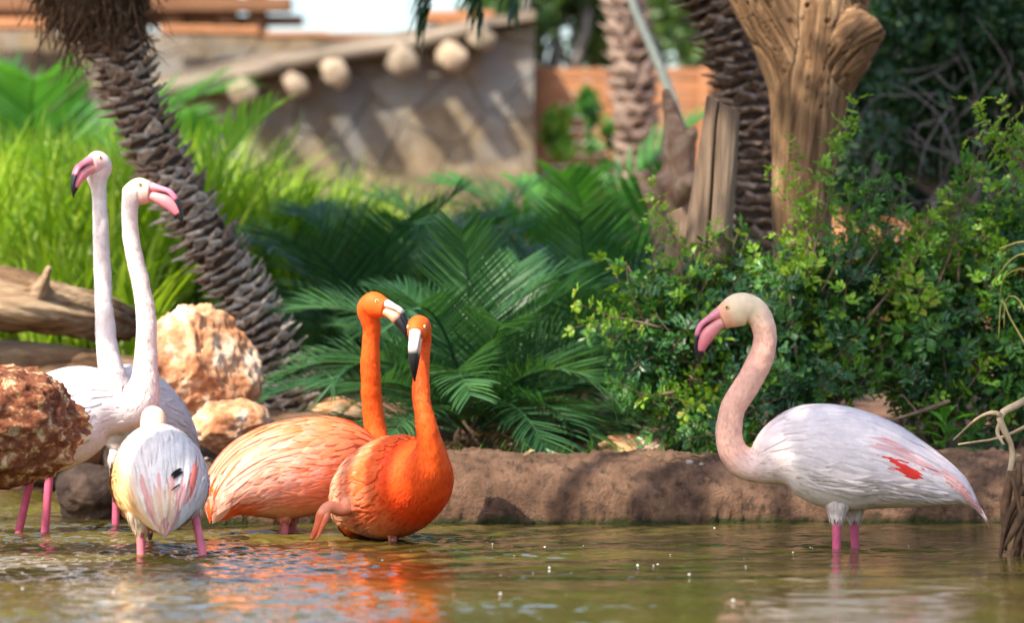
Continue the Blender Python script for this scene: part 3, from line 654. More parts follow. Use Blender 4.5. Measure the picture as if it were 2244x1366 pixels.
# ------------------------------------------------------------------ shrubs
def sprig_mesh(name, L, nleaf, pairs, ll, lw, mat, seed, up=0.25):
    rr = random.Random(seed); mb = MB(); N = 8; pts = []; d = Vector((0, 0, 1)); p = Vector((0, 0, 0)); ph = rr.uniform(0, 6)
    for i in range(N + 1):
        pts.append(p.copy()); d = (d + Vector((rr.gauss(0, .12), rr.gauss(0, .12), 0.02))).normalized(); p = p + d * L / N
    mb.tube([(*q, 0.0022 * (1 - 0.7 * i / N)) for i, q in enumerate(pts[::2])], 4, 9)
    st = mb.k; nst = len(mb.f)
    for k in range(nleaf):
        u = 0.12 + 0.88 * (k + 0.5) / nleaf; x = u * N; i = min(N - 1, int(x)); b = pts[i].lerp(pts[i + 1], x - i)
        az = k * 2.4 + ph; ax = (Vector((math.cos(az), math.sin(az), rr.uniform(0.1, 0.9)))).normalized(); rl = ll * pairs * 0.62 * rr.uniform(0.7, 1.1) * (1.15 - 0.4 * u)
        sd_ = ax.cross(Vector((0, 0, 1))).normalized(); nn = sd_.cross(ax).normalized(); sag = rr.uniform(-0.1, 0.35)
        for q in range(pairs * 2 + 1):
            if q == pairs * 2: t, s = 1.0, 0
            else: t, s = 0.22 + 0.72 * (q // 2) / pairs, (1 if q % 2 else -1)
            c = b + ax * rl * t - Vector((0, 0, 1)) * sag * rl * t * t
            dd = (ax * (0.55 if s else 1) + sd_ * s + nn * rr.uniform(-0.1, 0.45)).normalized()
            l_ = ll * rr.uniform(0.75, 1.1); w = lw * rr.uniform(0.8, 1.1); sw = dd.cross(nn).normalized(); fo = nn * w * rr.uniform(0.05, 0.35)
            V = [c, c + dd * l_ * 0.38 + sw * w * 0.5 + fo, c + dd * l_ * 0.75 + sw * w * 0.38 + fo * 0.7, c + dd * l_ - nn * l_ * 0.08, c + dd * l_ * 0.75 - sw * w * 0.38 + fo * 0.7, c + dd * l_ * 0.38 - sw * w * 0.5 + fo, c + dd * l_ * 0.5]
            mb.add([tuple(v_) for v_ in V], [[0, 1, 6], [1, 2, 6], [2, 3, 6], [3, 4, 6], [4, 5, 6], [5, 0, 6]])
    me = mesh(name, np.vstack(mb.v), mb.f, [mat, M['twig']], False)
    mi = np.zeros(len(me.polygons), dtype=np.int32); mi[:nst] = 1; me.polygons.foreach_set('material_index', mi)
    return me
SP = {
    'dark': [sprig_mesh('sprig', 0.25, 7, 3, 0.036, 0.0145, M['shrub_dark'], k) for k in range(6)],
    'mid': [sprig_mesh('sprig', 0.25, 7, 3, 0.036, 0.015, M['shrub_mid'], k + 30) for k in range(6)],
    'young': [sprig_mesh('sprig', 0.26, 7, 3, 0.033, 0.0135, M['shrub_young'], k + 60) for k in range(6)],
}
def shrub(name, base, blobs, n, label, seed, mixw, cat='shrub', group='pinnate leaved shrubs along the bank', tips=()):
    rr = random.Random(seed); root = empty(name, base, label, cat, group); mb = MB(); vol = [b[3] * b[4] * b[5] for b in blobs]
    for b in blobs:
        for k in range(5):
            e = Vector(b[:3]) + Vector((rr.gauss(0, .5) * b[3], rr.gauss(0, .4) * b[4], rr.gauss(0.1, .45) * b[5])); mid = base.lerp(e, 0.5) + Vector((rr.gauss(0, .05), rr.gauss(0, .05), 0.04))
            mb.tube([(*base + Vector((rr.gauss(0, .03), rr.gauss(0, .03), -0.05)), 0.009), (*mid, 0.006), (*e, 0.0025)], 5, 10)
    mb.build('stems', M['twig'], root)
    for k in range(n):
        b = rr.choices(blobs, vol)[0]; u = Vector((rr.gauss(0, 1), rr.gauss(0, 1), rr.gauss(0, 1))).normalized(); r = rr.random() ** 0.45
        p = Vector((b[0] + u.x * r * b[3], b[1] + u.y * r * b[4], b[2] + u.z * r * b[5])) - root.location
        d = (u * 0.8 + Vector((0, -0.15, 0.55)) + Vector((rr.gauss(0, .4), rr.gauss(0, .4), rr.gauss(0, .4)))).normalized()
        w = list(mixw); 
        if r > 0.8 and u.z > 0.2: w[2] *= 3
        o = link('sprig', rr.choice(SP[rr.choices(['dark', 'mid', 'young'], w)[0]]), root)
        o.rotation_mode = 'QUATERNION'; o.rotation_quaternion = Vector((0, 0, 1)).rotation_difference(d) @ Quaternion((0, 0, 1), rr.uniform(0, 6.28))
        s = rr.uniform(0.6, 1.25); o.scale = (s, s, s); o.location = p - d * 0.12 * s
    for (a, b_, kind, s, nn) in tips:
        a = a - root.location; b_ = b_ - root.location
        mbt = MB(); mbt.tube([(*a, 0.005), (*(a.lerp(b_, .5) + Vector((.015, 0, 0))), 0.0035), (*b_, 0.0015)], 5, 10); mbt.build('stem', M['twig'], root, local=False)
        for k in range(nn):
            t = 0.25 + 0.75 * (k + 1) / nn; o = link('sprig', rr.choice(SP[kind]), root); d = ((b_ - a).normalized() + Vector((rr.gauss(0, .6), rr.gauss(0, .5), rr.gauss(0, .3)))).normalized()
            if k == nn - 1: d = (b_ - a).normalized()
            o.rotation_mode = 'QUATERNION'; o.rotation_quaternion = Vector((0, 0, 1)).rotation_difference(d) @ Quaternion((0, 0, 1), rr.uniform(0, 6.28)); ss = s * rr.uniform(0.95, 1.35)
            o.scale = (ss, ss, ss); o.location = a.lerp(b_, t) - d * 0.06
def B(px, py, d, rx, ry, rz): p = P(px, py, d); s = d / FPX; return (p.x, p.y, p.z, rx * s, ry, rz * s)

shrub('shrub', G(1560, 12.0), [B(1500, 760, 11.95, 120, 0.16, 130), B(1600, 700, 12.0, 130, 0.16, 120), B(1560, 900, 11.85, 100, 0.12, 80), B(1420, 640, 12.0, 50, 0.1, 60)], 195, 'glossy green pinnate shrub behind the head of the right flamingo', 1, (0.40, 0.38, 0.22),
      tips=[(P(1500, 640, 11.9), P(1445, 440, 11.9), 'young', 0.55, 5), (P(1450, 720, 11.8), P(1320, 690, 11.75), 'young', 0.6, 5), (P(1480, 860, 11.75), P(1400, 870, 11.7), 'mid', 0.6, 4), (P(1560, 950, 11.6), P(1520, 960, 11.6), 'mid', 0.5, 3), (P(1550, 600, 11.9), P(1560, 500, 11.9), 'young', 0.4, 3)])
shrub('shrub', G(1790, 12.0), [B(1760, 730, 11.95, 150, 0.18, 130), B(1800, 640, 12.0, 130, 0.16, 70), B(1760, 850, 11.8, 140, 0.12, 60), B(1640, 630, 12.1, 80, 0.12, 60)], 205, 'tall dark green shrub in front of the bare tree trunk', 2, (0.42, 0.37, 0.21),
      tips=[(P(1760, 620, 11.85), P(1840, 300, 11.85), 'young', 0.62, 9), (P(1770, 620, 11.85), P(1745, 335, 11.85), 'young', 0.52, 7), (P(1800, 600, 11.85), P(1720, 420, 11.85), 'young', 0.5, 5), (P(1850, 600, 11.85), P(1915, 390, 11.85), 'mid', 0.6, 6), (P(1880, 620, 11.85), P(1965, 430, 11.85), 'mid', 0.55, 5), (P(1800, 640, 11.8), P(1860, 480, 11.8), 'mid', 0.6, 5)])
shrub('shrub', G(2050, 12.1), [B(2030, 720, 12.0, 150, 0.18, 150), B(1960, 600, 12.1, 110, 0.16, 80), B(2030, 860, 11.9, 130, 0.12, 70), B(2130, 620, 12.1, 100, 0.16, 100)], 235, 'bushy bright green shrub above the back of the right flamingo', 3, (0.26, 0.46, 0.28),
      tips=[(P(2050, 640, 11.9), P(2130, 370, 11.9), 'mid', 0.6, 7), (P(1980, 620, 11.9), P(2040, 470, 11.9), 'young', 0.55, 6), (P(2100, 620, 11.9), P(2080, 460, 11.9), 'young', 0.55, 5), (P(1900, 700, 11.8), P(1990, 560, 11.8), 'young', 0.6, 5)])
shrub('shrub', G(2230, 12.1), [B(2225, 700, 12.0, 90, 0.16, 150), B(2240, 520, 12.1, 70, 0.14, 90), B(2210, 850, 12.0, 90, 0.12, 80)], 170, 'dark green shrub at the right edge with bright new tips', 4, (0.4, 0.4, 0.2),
      tips=[(P(2290, 480, 11.7), P(2195, 300, 11.7), 'young', 0.75, 5), (P(2300, 400, 11.7), P(2235, 280, 11.7), 'young', 0.7, 4)])

# dark hedge tree, distant trees and the shade tree
def leaf_cloud(blobs, n, size, seed, clump=0.35):
    rr = np.random.default_rng(seed); w = np.array([b[3] * b[4] * b[5] for b in blobs]); w = w / w.sum(); V = np.zeros((n, 4, 3)); 
    cl = []
    for k in range(max(12, n // 60)):
        b = blobs[rr.choice(len(blobs), p=w)]; u = rr.normal(size=3); u /= np.linalg.norm(u); r = rr.random() ** 0.4
        cl.append(np.array(b[:3]) + u * r * np.array(b[3:6]))
    cl = np.array(cl); cs = clump * np.array([b[3:6] for b in blobs]).mean()
    ctr = cl[rr.integers(0, len(cl), n)] + rr.normal(size=(n, 3)) * cs * 0.45
    a = rr.normal(size=(n, 3)); a /= np.linalg.norm(a, axis=1, keepdims=True); b2 = np.cross(a, rr.normal(size=(n, 3))); b2 /= np.linalg.norm(b2, axis=1, keepdims=True)
    s = size * rr.uniform(0.6, 1.3, (n, 1))
    V[:, 0] = ctr - a * s * 0.5; V[:, 1] = ctr + b2 * s * 0.24; V[:, 2] = ctr + a * s * 0.5; V[:, 3] = ctr - b2 * s * 0.24
    return V.reshape(-1, 3), np.arange(n * 4).reshape(n, 4), cl

def tree(name, base, blobs, n, size, mat, label, seed, bark, tr=0.08, group=None, limbs=18, clump=0.35, cat='tree'):
    root = empty(name, base, label, cat, group); v, f, cl = leaf_cloud(blobs, n, size, seed, clump)
    o = link('crown', mesh('crown', local_to(root, v), f.tolist(), mat, False), root)
    rr = random.Random(seed); c = Vector(np.mean([b[:3] for b in blobs], axis=0).tolist()); mb = MB()
    fork = base.lerp(c, 0.55)
    mb.tube([(base.x, base.y, base.z - 0.1, tr * 1.15), (*base.lerp(fork, .5), tr * 0.9), (*fork, tr * 0.7)], 10, 14)
    for k in range(limbs):
        e = Vector(cl[rr.randrange(len(cl))].tolist()); m_ = fork.lerp(e, 0.5) + Vector((rr.gauss(0, .1), rr.gauss(0, .1), rr.gauss(0.05, .1))) * (e - fork).length
        mb.tube([(*fork, tr * 0.45), (*m_, tr * 0.28), (*e, tr * 0.06)], 5, 10)
    mb.build('trunk', bark, root); return root

hb = [B(2060, 130, 15.6, 230, 0.5, 190), B(2260, 80, 15.6, 200, 0.5, 260), B(1950, 270, 15.5, 110, 0.4, 130), B(2180, 300, 15.5, 150, 0.4, 130), B(2100, -150, 15.8, 260, 0.6, 190), B(1920, 400, 16.2, 110, 0.4, 90), B(2080, 410, 16.4, 120, 0.4, 80), B(2260, 420, 16.2, 120, 0.4, 90)]
hr = tree('hedge_tree', G(2120, 15.6), hb, 24000, 0.060, M['hedge'], 'dense dark green tree with tangled grey twigs at upper right', 3, M['grey_twig'], 0.05, limbs=26, clump=0.3)
mb = MB(); rr = random.Random(9)
for k in range(90):
    a = P(rr.uniform(1880, 2260), rr.uniform(150, 420), rr.uniform(15.0, 15.5)); d = Vector((rr.gauss(0, 0.5), rr.gauss(0, 0.2), rr.uniform(-1, 0.6))).normalized(); e = a + d * rr.uniform(0.12, 0.4)
    mb.tube([(*a, 0.004), (*(a.lerp(e, .5) + Vector((rr.gauss(0, .03), 0, rr.gauss(0, .03)))), 0.003), (*e, 0.0015)], 4, 6)
o = mb.build('twigs', M['grey_twig'], hr); o['kind'] = 'stuff'

tree('background_tree', G(1180, 30), [B(1130, 30, 30, 90, 0.8, 110), B(1220, -90, 30, 120, 0.9, 130), B(1110, 130, 29.5, 60, 0.5, 60)], 4500, 0.13, M['far_leaf'], 'blurred olive tree at the corner of the stone building', 11, M['grey_twig'], 0.12, 'trees far behind the garden')
tree('background_tree', G(1390, 31), [B(1350, 20, 31, 110, 0.9, 110), B(1330, -160, 31, 170, 0.9, 130), B(1300, 110, 30.5, 60, 0.6, 50)], 5000, 0.13, M['far_leaf'], 'blurred green tree behind the distant pinkish palm trunk', 12, M['grey_twig'], 0.12, 'trees far behind the garden')
tree('background_tree', G(1530, 29), [B(1500, 80, 29, 100, 0.8, 80), B(1560, -60, 29, 150, 0.9, 150)], 4500, 0.13, M['far_leaf'], 'blurred bright green tree between the leaning pole and the scaly palm', 13, M['grey_twig'], 0.12, 'trees far behind the garden')
tree('background_tree', G(2050, 27), [B(1950, -50, 27, 260, 1.0, 300), B(2300, -50, 27, 260, 1.0, 300), B(2100, -400, 27, 400, 1.2, 260), B(1900, 330, 27, 220, 0.8, 160), B(2250, 330, 27, 220, 0.8, 160)], 14000, 0.18, M['hedge'], 'dark tall tree filling the view behind the hedge at right', 14, M['grey_twig'], 0.15, 'trees far behind the garden')

tree('shade_tree', Vector((-4.4, 5.2, 0.25)), [(-1.6, 7.2, 4.5, 1.1, 1.0, .5), (-1.1, 7.8, 4.5, 1.2, 1.2, .5), (-1.0, 9.7, 4.5, 1.0, .9, .5), (0.3, 9.4, 4.6, 1.1, 1.0, .5), (-4.1, 9.0, 4.4, 0.7, 0.45, .4), (-4.0, 8.45, 4.4, 0.55, 0.4, .35)], 6000, 0.13, M['canopy'], 'unseen leafy tree over the pond, added to shade the flamingos', 15, M['twig'], 0.11, limbs=16, clump=0.4)  # out of view; crown placed to shade the birds and leave sun gaps

# ------------------------------------------------------------------ buildings and fences
def voronoi_stones(x0, x1, ztop, z0, step, seed):
    """irregular polygons filling x0..x1, z0..ztop(x)"""
    rr = random.Random(seed); seeds = []; zmax = max(ztop(x0), ztop(x1), ztop((x0 + x1) / 2)); nx = int((x1 - x0) / step) + 1; nz = int((zmax - z0) / (step * 0.72)) + 1
    for j in range(-1, nz + 2):
        for i in range(-1, nx + 2): seeds.append((x0 + (i + (j % 2) * .5 + rr.uniform(-.5, .5)) * step, z0 + (j + rr.uniform(-.48, .48)) * step * 0.72))
    out = []
    for k, s in enumerate(seeds):
        poly = [(x0, z0), (x1, z0), (x1, ztop(x1)), ((x0 + x1) / 2, ztop((x0 + x1) / 2)), (x0, ztop(x0))]
        for q, t in enumerate(seeds):
            if q == k or abs(t[0] - s[0]) > 3 * step or abs(t[1] - s[1]) > 3 * step: continue
            mx, mz = (s[0] + t[0]) / 2, (s[1] + t[1]) / 2; nx_, nz_ = t[0] - s[0], t[1] - s[1]; new = []
            for a in range(len(poly)):
                A, Bp = poly[a], poly[(a + 1) % len(poly)]; da = (A[0] - mx) * nx_ + (A[1] - mz) * nz_; db = (Bp[0] - mx) * nx_ + (Bp[1] - mz) * nz_
                if da <= 0: new.append(A)
                if da * db < 0: u = da / (da - db); new.append((A[0] + (Bp[0] - A[0]) * u, A[1] + (Bp[1] - A[1]) * u))
            poly = new
            if len(poly) < 3: break
        if len(poly) >= 3: out.append(poly)
    return out
def stone_mesh(poly, y, gap, depth, rr):
    cx = sum(p[0] for p in poly) / len(poly); cz = sum(p[1] for p in poly) / len(poly); n = len(poly); V = []
    for (k, dy) in ((0, 0.02), (1, -depth * 0.7), (2, -depth)):
        for p in poly:
            dx, dz = p[0] - cx, p[1] - cz; r = math.hypot(dx, dz) + 1e-6; sh = max(0.2, (r - gap * (1 + 1.3 * k)) / r)
            V.append((cx + dx * sh, y + dy + rr.uniform(-.006, .006), cz + dz * sh))
    V.append((cx, y - depth * 1.12, cz)); f = []
    for k in range(2): f += [[k * n + a, k * n + (a + 1) % n, (k + 1) * n + (a + 1) % n, (k + 1) * n + a] for a in range(n)]
    f += [[2 * n + a, 2 * n + (a + 1) % n, 3 * n] for a in range(n)]
    return V, f

DW = 24.0
bld = empty('stone_building', (P(640, 683, DW).x, DW, 0.5), 'blurred rubble stone building with protruding log rafter ends behind the grass', 'building')
def pz(py, d): return CAM_Z - (py - 683) / FPX * d
def pxx(px, d): return (px - 1122) / FPX * d
eave = lambda x: float(np.interp(x, [pxx(-200, DW), pxx(370, DW), pxx(615, DW), pxx(1172, DW)], [pz(235, DW), pz(195, DW), pz(145, DW), pz(55, DW)]))
xL, xR = pxx(200, DW), pxx(1172, DW)
def wall_part(name, xL, xR, ztop, z0, y, thick, step, seed, gap=0.004, depth=0.020):
    mb = MB(); n = 20; xsn = np.linspace(xL, xR, n); V = []
    for yy in (y, y + thick):
        for x in xsn: V += [(x, yy, z0), (x, yy, ztop(x))]
    f = []
    for s in (0, 1):
        o = s * 2 * n; f += [[o + 2 * i, o + 2 * i + 2, o + 2 * i + 3, o + 2 * i + 1] for i in range(n - 1)]
    f += [[2 * i + 1, 2 * i + 3, 2 * n + 2 * i + 3, 2 * n + 2 * i + 1] for i in range(n - 1)]
    f += [[0, 1, 2 * n + 1, 2 * n], [2 * n - 2, 4 * n - 2, 4 * n - 1, 2 * n - 1]]
    mb.add(V, f); w = mb.build(name, M['mortar'], bld, smooth=False); rr = random.Random(seed)
    for poly in voronoi_stones(xL, xR, ztop, z0, step, seed):
        v, f = stone_mesh(poly, y, gap, depth * rr.uniform(0.6, 1.2), rr)
        link('stone', mesh('stone', local_to(bld, v), f, M['stone'], False), w)
    return w
wall_part('front_wall', xL, xR, eave, 0.3, DW, 0.4, 0.40, 3)
D2 = 27.5
wall_part('upper_wall', pxx(-120, D2), pxx(1010, D2), lambda x: float(np.interp(x, [pxx(-120, D2), pxx(560, D2), pxx(900, D2), pxx(1010, D2)], [pz(66, D2), pz(74, D2), pz(84, D2), pz(70, D2)])), 0.4, D2, 0.5, 0.55, 5)
# sloping roof between the eave and the upper wall
mb = MB(); V = []
for px in (200, 370, 615, 900, 1172):
    x = pxx(px, DW); x2 = x * 1.05; V += [(x, DW - 0.16, eave(x) + 0.03), (x, DW + 2.4, eave(x) + 0.03 + 0.02), (x, DW - 0.16, eave(x) + 0.09), (x, DW + 2.4, eave(x) + 0.11)]
f = []
for i in range(4):
    a = i * 4; b = a + 4; f += [[a, b, b + 1, a + 1], [a + 2, a + 3, b + 3, b + 2], [a, a + 2, b + 2, b], [a + 1, b + 1, b + 3, a + 3]]
f += [[0, 1, 3, 2], [16, 18, 19, 17]]
mb.add(V, f).build('roof', M['weathered'], bld, smooth=False)
for (a, b) in (((230, 222), (622, 142)), ((600, 140), (905, 95)), ((890, 98), (1075, 52))):
    A = P(a[0], a[1], DW - 0.2); Bq = P(b[0], b[1], DW - 0.2)
    MB().tube([(*A, 0.045), (*A.lerp(Bq, .5), 0.052), (*Bq, 0.045)], 12, 10).build('eave_log', M['weathered'], bld)
rr = random.Random(12)
for (px, py, w) in ((533, 198, 29), (650, 184, 25), (738, 158, 31), (888, 134, 32), (995, 124, 30), (1062, 82, 27)):
    A = P(px, py, DW - 0.36); r = w / FPX * DW
    V, f = wood_tube([(A.x + 0.01, A.y - 0.04, A.z - 0.03, r * .78), (A.x + 0.01, A.y - 0.03, A.z - 0.028, r * .86), (A.x - 0.03, A.y + 0.16, A.z + 0.03, r), (A.x - 0.08, A.y + 0.7, A.z + 0.12, r)], 18, 24, 0.3, px, 3)
    MB().add(V, f).build('rafter_log', M['log_end'], bld)
for (a, b, y0, y1, d) in ((-60, 112, 42, 64, 27.2), (355, 470, 58, 74, 27.2), (460, 570, 60, 76, 27.1), (560, 720, 72, 82, 27.2), (715, 870, 76, 86, 27.1), (930, 1085, 26, 52, 26.5), (965, 1100, 54, 70, 26.2)):
    A, Bq = P(a, y1, d), P(b, y0, d)
    MB().box(((A.x + Bq.x) / 2, d, (A.z + Bq.z) / 2), (Bq.x - A.x, 0.3, abs(Bq.z - A.z)), 0, rr.uniform(-.01, .01)).build('coping_board', M['terracotta'], bld, smooth=False)

pg = empty('pergola', (pxx(480, 30), 30.5, 0.6), 'brown timber pergola with lattice at the top left behind the stone wall', 'pergola')
for (a, b, y0, y1, d) in ((-200, 640, -6, 26, 30), (-200, 665, 34, 56, 30.2), (-200, 640, -60, -40, 30)):
    A, Bq = P(a, y1, d), P(b, y0, d); MB().box(((A.x + Bq.x) / 2, d, (A.z + Bq.z) / 2), (Bq.x - A.x, 0.16, Bq.z - A.z)).build('beam', M['brown_timber'], pg, smooth=False)
for px in (-60, 90, 380, 500, 565):
    A = P(px, 683, 30.1); MB().box((A.x, 30.1, (0.5 + pz(-40, 30)) / 2), (0.16, 0.14, pz(-40, 30) - 0.5)).build('post', M['brown_timber'], pg, smooth=False)
for px in range(-190, 520, 17):
    A = P(px, 20, 30.18); MB().box((A.x, 30.25, A.z), (0.035, 0.03, 0.62)).build('slat', M['brown_timber'], pg, smooth=False)
for py in range(-40, 52, 10):
    A, Bq = P(-195, py, 30.3), P(520, py, 30.3); MB().box(((A.x + Bq.x) / 2, 30.3, A.z), (Bq.x - A.x, 0.025, 0.02)).build('lattice_strip', M['brown_timber'], pg, smooth=False)

fc = empty('board_fence', (pxx(1360, 26), 26, 0.6), 'orange brown horizontal board fence behind the distant palm trunk', 'fence')
rr = random.Random(4)
for k in range(12):
    z = pz(352, 26) - 0.35 + k * 0.088; MB().box((pxx(1430, 26), 26 + rr.uniform(-.006, .006), z), (pxx(1700, 26) - pxx(1176, 26), 0.03, 0.082)).build('board', M['terracotta'], fc, smooth=False)
for px in (1186, 1360, 1545): MB().box((pxx(px, 26), 25.93, 1.42), (0.085, 0.08, 1.94)).build('post', M['terracotta'], fc, smooth=False)

tree('fence_shrub', G(1235, 24.5), [B(1235, 270, 24.5, 40, 0.2, 50), B(1215, 330, 24.5, 35, 0.2, 40)], 420, 0.11, M['palm_bright'], 'blurred yellow green shrub in front of the orange board fence', 51, M['twig'], 0.02, limbs=8, cat='shrub')
tree('fence_shrub', G(1300, 24.0), [B(1300, 230, 24.0, 45, 0.2, 40), B(1330, 330, 24.0, 45, 0.2, 60)], 480, 0.11, M['palm_mid'], 'blurred green shrub beside the distant palm trunk', 52, M['twig'], 0.02, limbs=8, cat='shrub')
tw = empty('terracotta_wall', (pxx(2050, 19), 19, 0.5), 'low blurred pinkish terracotta wall below the dark hedge tree', 'wall')
rr = random.Random(6)
for r_ in range(6):
    for k in range(9):
        MB().box((pxx(1820, 19) + (k + (r_ % 2) * 0.5) * 0.2, 19 + rr.uniform(-.01, .01), 0.62 + r_ * 0.105), (0.19, 0.2, 0.097)).build('block', M['terracotta'], tw, smooth=False)
wb = empty('white_stone', P(2010, 480, 17), 'pale bluish white marker stone half hidden by the shrub at right', 'stone')
MB().box(tuple(P(2003, 442, 17)), (0.07, 0.06, 0.13), 0, 0.25).build('slab', M['white'], wb); MB().box(tuple(P(2040, 452, 17.05)), (0.04, 0.05, 0.1), 0, -0.2).build('slab', M['white'], wb)

# ------------------------------------------------------------------ small plants on the bank, twigs, dead frond stub
def leafy_weed(base, h, n, ll, lw, label, seed, name='leafy_weed', whorls=4):
    rr = random.Random(seed); root = empty(name, base, label, 'plant')
    MB().tube([(*base - Vector((0, 0, .02)), 0.004), (*(base + Vector((0.005, 0, h))), 0.002)], 5, 6).build('stem', M['petiole'], root)
    for k in range(n):
        u = 0.25 + 0.75 * k / max(1, n - 1); az = k * 2.4 + seed; d = Vector((math.cos(az), math.sin(az), 0.25 + 0.9 * u * u)).normalized(); s = d.cross(Vector((0, 0, 1))).normalized(); nn = s.cross(d); L = ll * rr.uniform(.75, 1.1); V = []
        for q in range(6):
            t = q / 5; w = lw * math.sin(math.pi * (0.06 + 0.9 * t)) ; c = d * L * t - Vector((0, 0, 1)) * L * 0.35 * t * t
            V += [c - s * w / 2 + nn * w * .18, c, c + s * w / 2 + nn * w * .18]
        f = []
        for q in range(5): a = q * 3; f += [[a, a + 1, a + 4, a + 3], [a + 1, a + 2, a + 5, a + 4]]
        o = link('leaf', mesh('leaf', [tuple(x) for x in V], f, M['weed']), root); o.location = (0, 0, h * u)
    return root
leafy_weed(G(2070, 11.75), 0.17, 14, 0.13, 0.035, 'broad leaved green weed on the bank behind the tail of the right flamingo', 1)
leafy_weed(G(2150, 11.9), 0.12, 10, 0.11, 0.03, 'small broad leaved weed near the dry twigs at right', 2)
leafy_weed(G(1190, 11.62), 0.05, 7, 0.04, 0.02, 'tiny green weed on the bank below the palm', 3)
leafy_weed(G(1105, 11.6), 0.05, 9, 0.04, 0.022, 'tiny green weed beside the red flower', 4)
leafy_weed(G(1245, 11.6), 0.035, 8, 0.04, 0.022, 'tiny green weed on the bank right of the red flower', 5)
leafy_weed(G(1020, 11.6), 0.04, 8, 0.045, 0.022, 'tiny green weed on the bank near the orange breast', 6)
fl = empty('red_flower', P(1062, 1012, 11.55), 'small red fallen flower on top of the bank', 'flower')
for k in range(6):
    a = k * 1.047; d = Vector((math.cos(a), math.sin(a), 0.5)); s = Vector((-math.sin(a), math.cos(a), 0))
    o = link('petal', mesh('petal', [tuple(x) for x in (Vector((0, 0, 0)), d * .01 + s * .006, d * .018, d * .01 - s * .006)], [[0, 1, 2, 3]], M['petal']), fl); o.location = (0, 0, 0.012)

def litter():
    rr = random.Random(77); mb = MB()
    for k in range(420):
        x = rr.uniform(-1.0, 2.0); y = rr.uniform(11.3, 12.4); z = max(ground_z(x, y), 0.0)
        if y < 11.75: z = max(z, 0.19 * max(0.0, 1 - ((y - 11.45) / 0.30) ** 2) ** 0.4 + 0.004)
        r = rr.choice([0.003, 0.005, 0.008, 0.014]); bm = bmesh.new(); bmesh.ops.create_icosphere(bm, subdivisions=1, radius=r); sc_ = Vector((rr.uniform(.7, 1.4), rr.uniform(.7, 1.3), rr.uniform(.4, .8))); bm.verts.index_update()
        mb.add([(x + q.co.x * sc_.x, y + q.co.y * sc_.y, z + q.co.z * sc_.z) for q in bm.verts], [[q.index for q in p.verts] for p in bm.faces]); bm.free()
    tag(mb.build('pebbles', M['grey_rock']), 'small scattered pebbles on the earth bank', 'pebbles', kind='stuff')
    mb = MB()
    for k in range(520):
        x = rr.uniform(-1.0, 2.0); y = rr.uniform(11.3, 12.6); z = max(ground_z(x, y), 0.0)
        if y < 11.75: z = max(z, 0.195 * max(0.0, 1 - ((y - 11.45) / 0.30) ** 2) ** 0.4 + 0.006)
        a = rr.uniform(0, 6.28); L = rr.uniform(.012, .045); w = L * rr.uniform(.15, .4); dx, dy = math.cos(a), math.sin(a); u = rr.uniform(-.008, .014)
        mb.add([(x, y, z), (x + dx * L * .5 - dy * w * .5, y + dy * L * .5 + dx * w * .5, z + u + .004), (x + dx * L, y + dy * L, z + u), (x + dx * L * .5 + dy * w * .5, y + dy * L * .5 - dx * w * .5, z + u * .5)], [[0, 1, 2, 3]])
    tag(mb.build('leaf_litter', M['dry_palm']), 'dry brown fallen leaves on top of the bank', 'leaf litter', kind='stuff')
litter()
def twigs(name, paths, mat, label, cat='twig'):
    b = Vector(paths[0][0][:3]); root = empty(name, b, label, cat)
    for k, p in enumerate(paths):
        V, f = tube(p, 7, 18); V = V + np.array([[0.0015 * noise.noise(Vector(q.tolist()) * 60)] * 3 for q in V])
        MB().add(V, f).build('stem' if k == 0 else 'side_twig', mat, root)
twigs('dry_branch', [[PR(2300, 850, 10.8, 9), PR(2235, 885, 10.75, 8.5), PR(2192, 915, 10.7, 8), PR(2218, 985, 10.7, 6.5), PR(2210, 1050, 10.68, 6), PR(2204, 1092, 10.68, 3)], [PR(2192, 912, 10.7, 7), PR(2175, 905, 10.7, 5), PR(2140, 920, 10.75, 3.5), PR(2090, 965, 10.9, 2)], [PR(2195, 918, 10.7, 6), PR(2186, 950, 10.7, 5), PR(2200, 975, 10.68, 3)], [PR(2260, 930, 10.8, 5), PR(2190, 960, 10.85, 3), PR(2100, 975, 10.95, 2)]], M['dry_twig'], 'pale dry forked branch hanging at the right edge above the bank', 'branch')
twigs('dry_branch', [[PR(2080, 880, 11.7, 5), PR(2010, 905, 11.65, 4), PR(1940, 925, 11.6, 2.5)], [PR(2010, 905, 11.65, 3), PR(1990, 880, 11.65, 2), PR(1975, 865, 11.65, 1.2)]], M['twig'], 'thin brown twig behind the back of the right flamingo', 'branch')

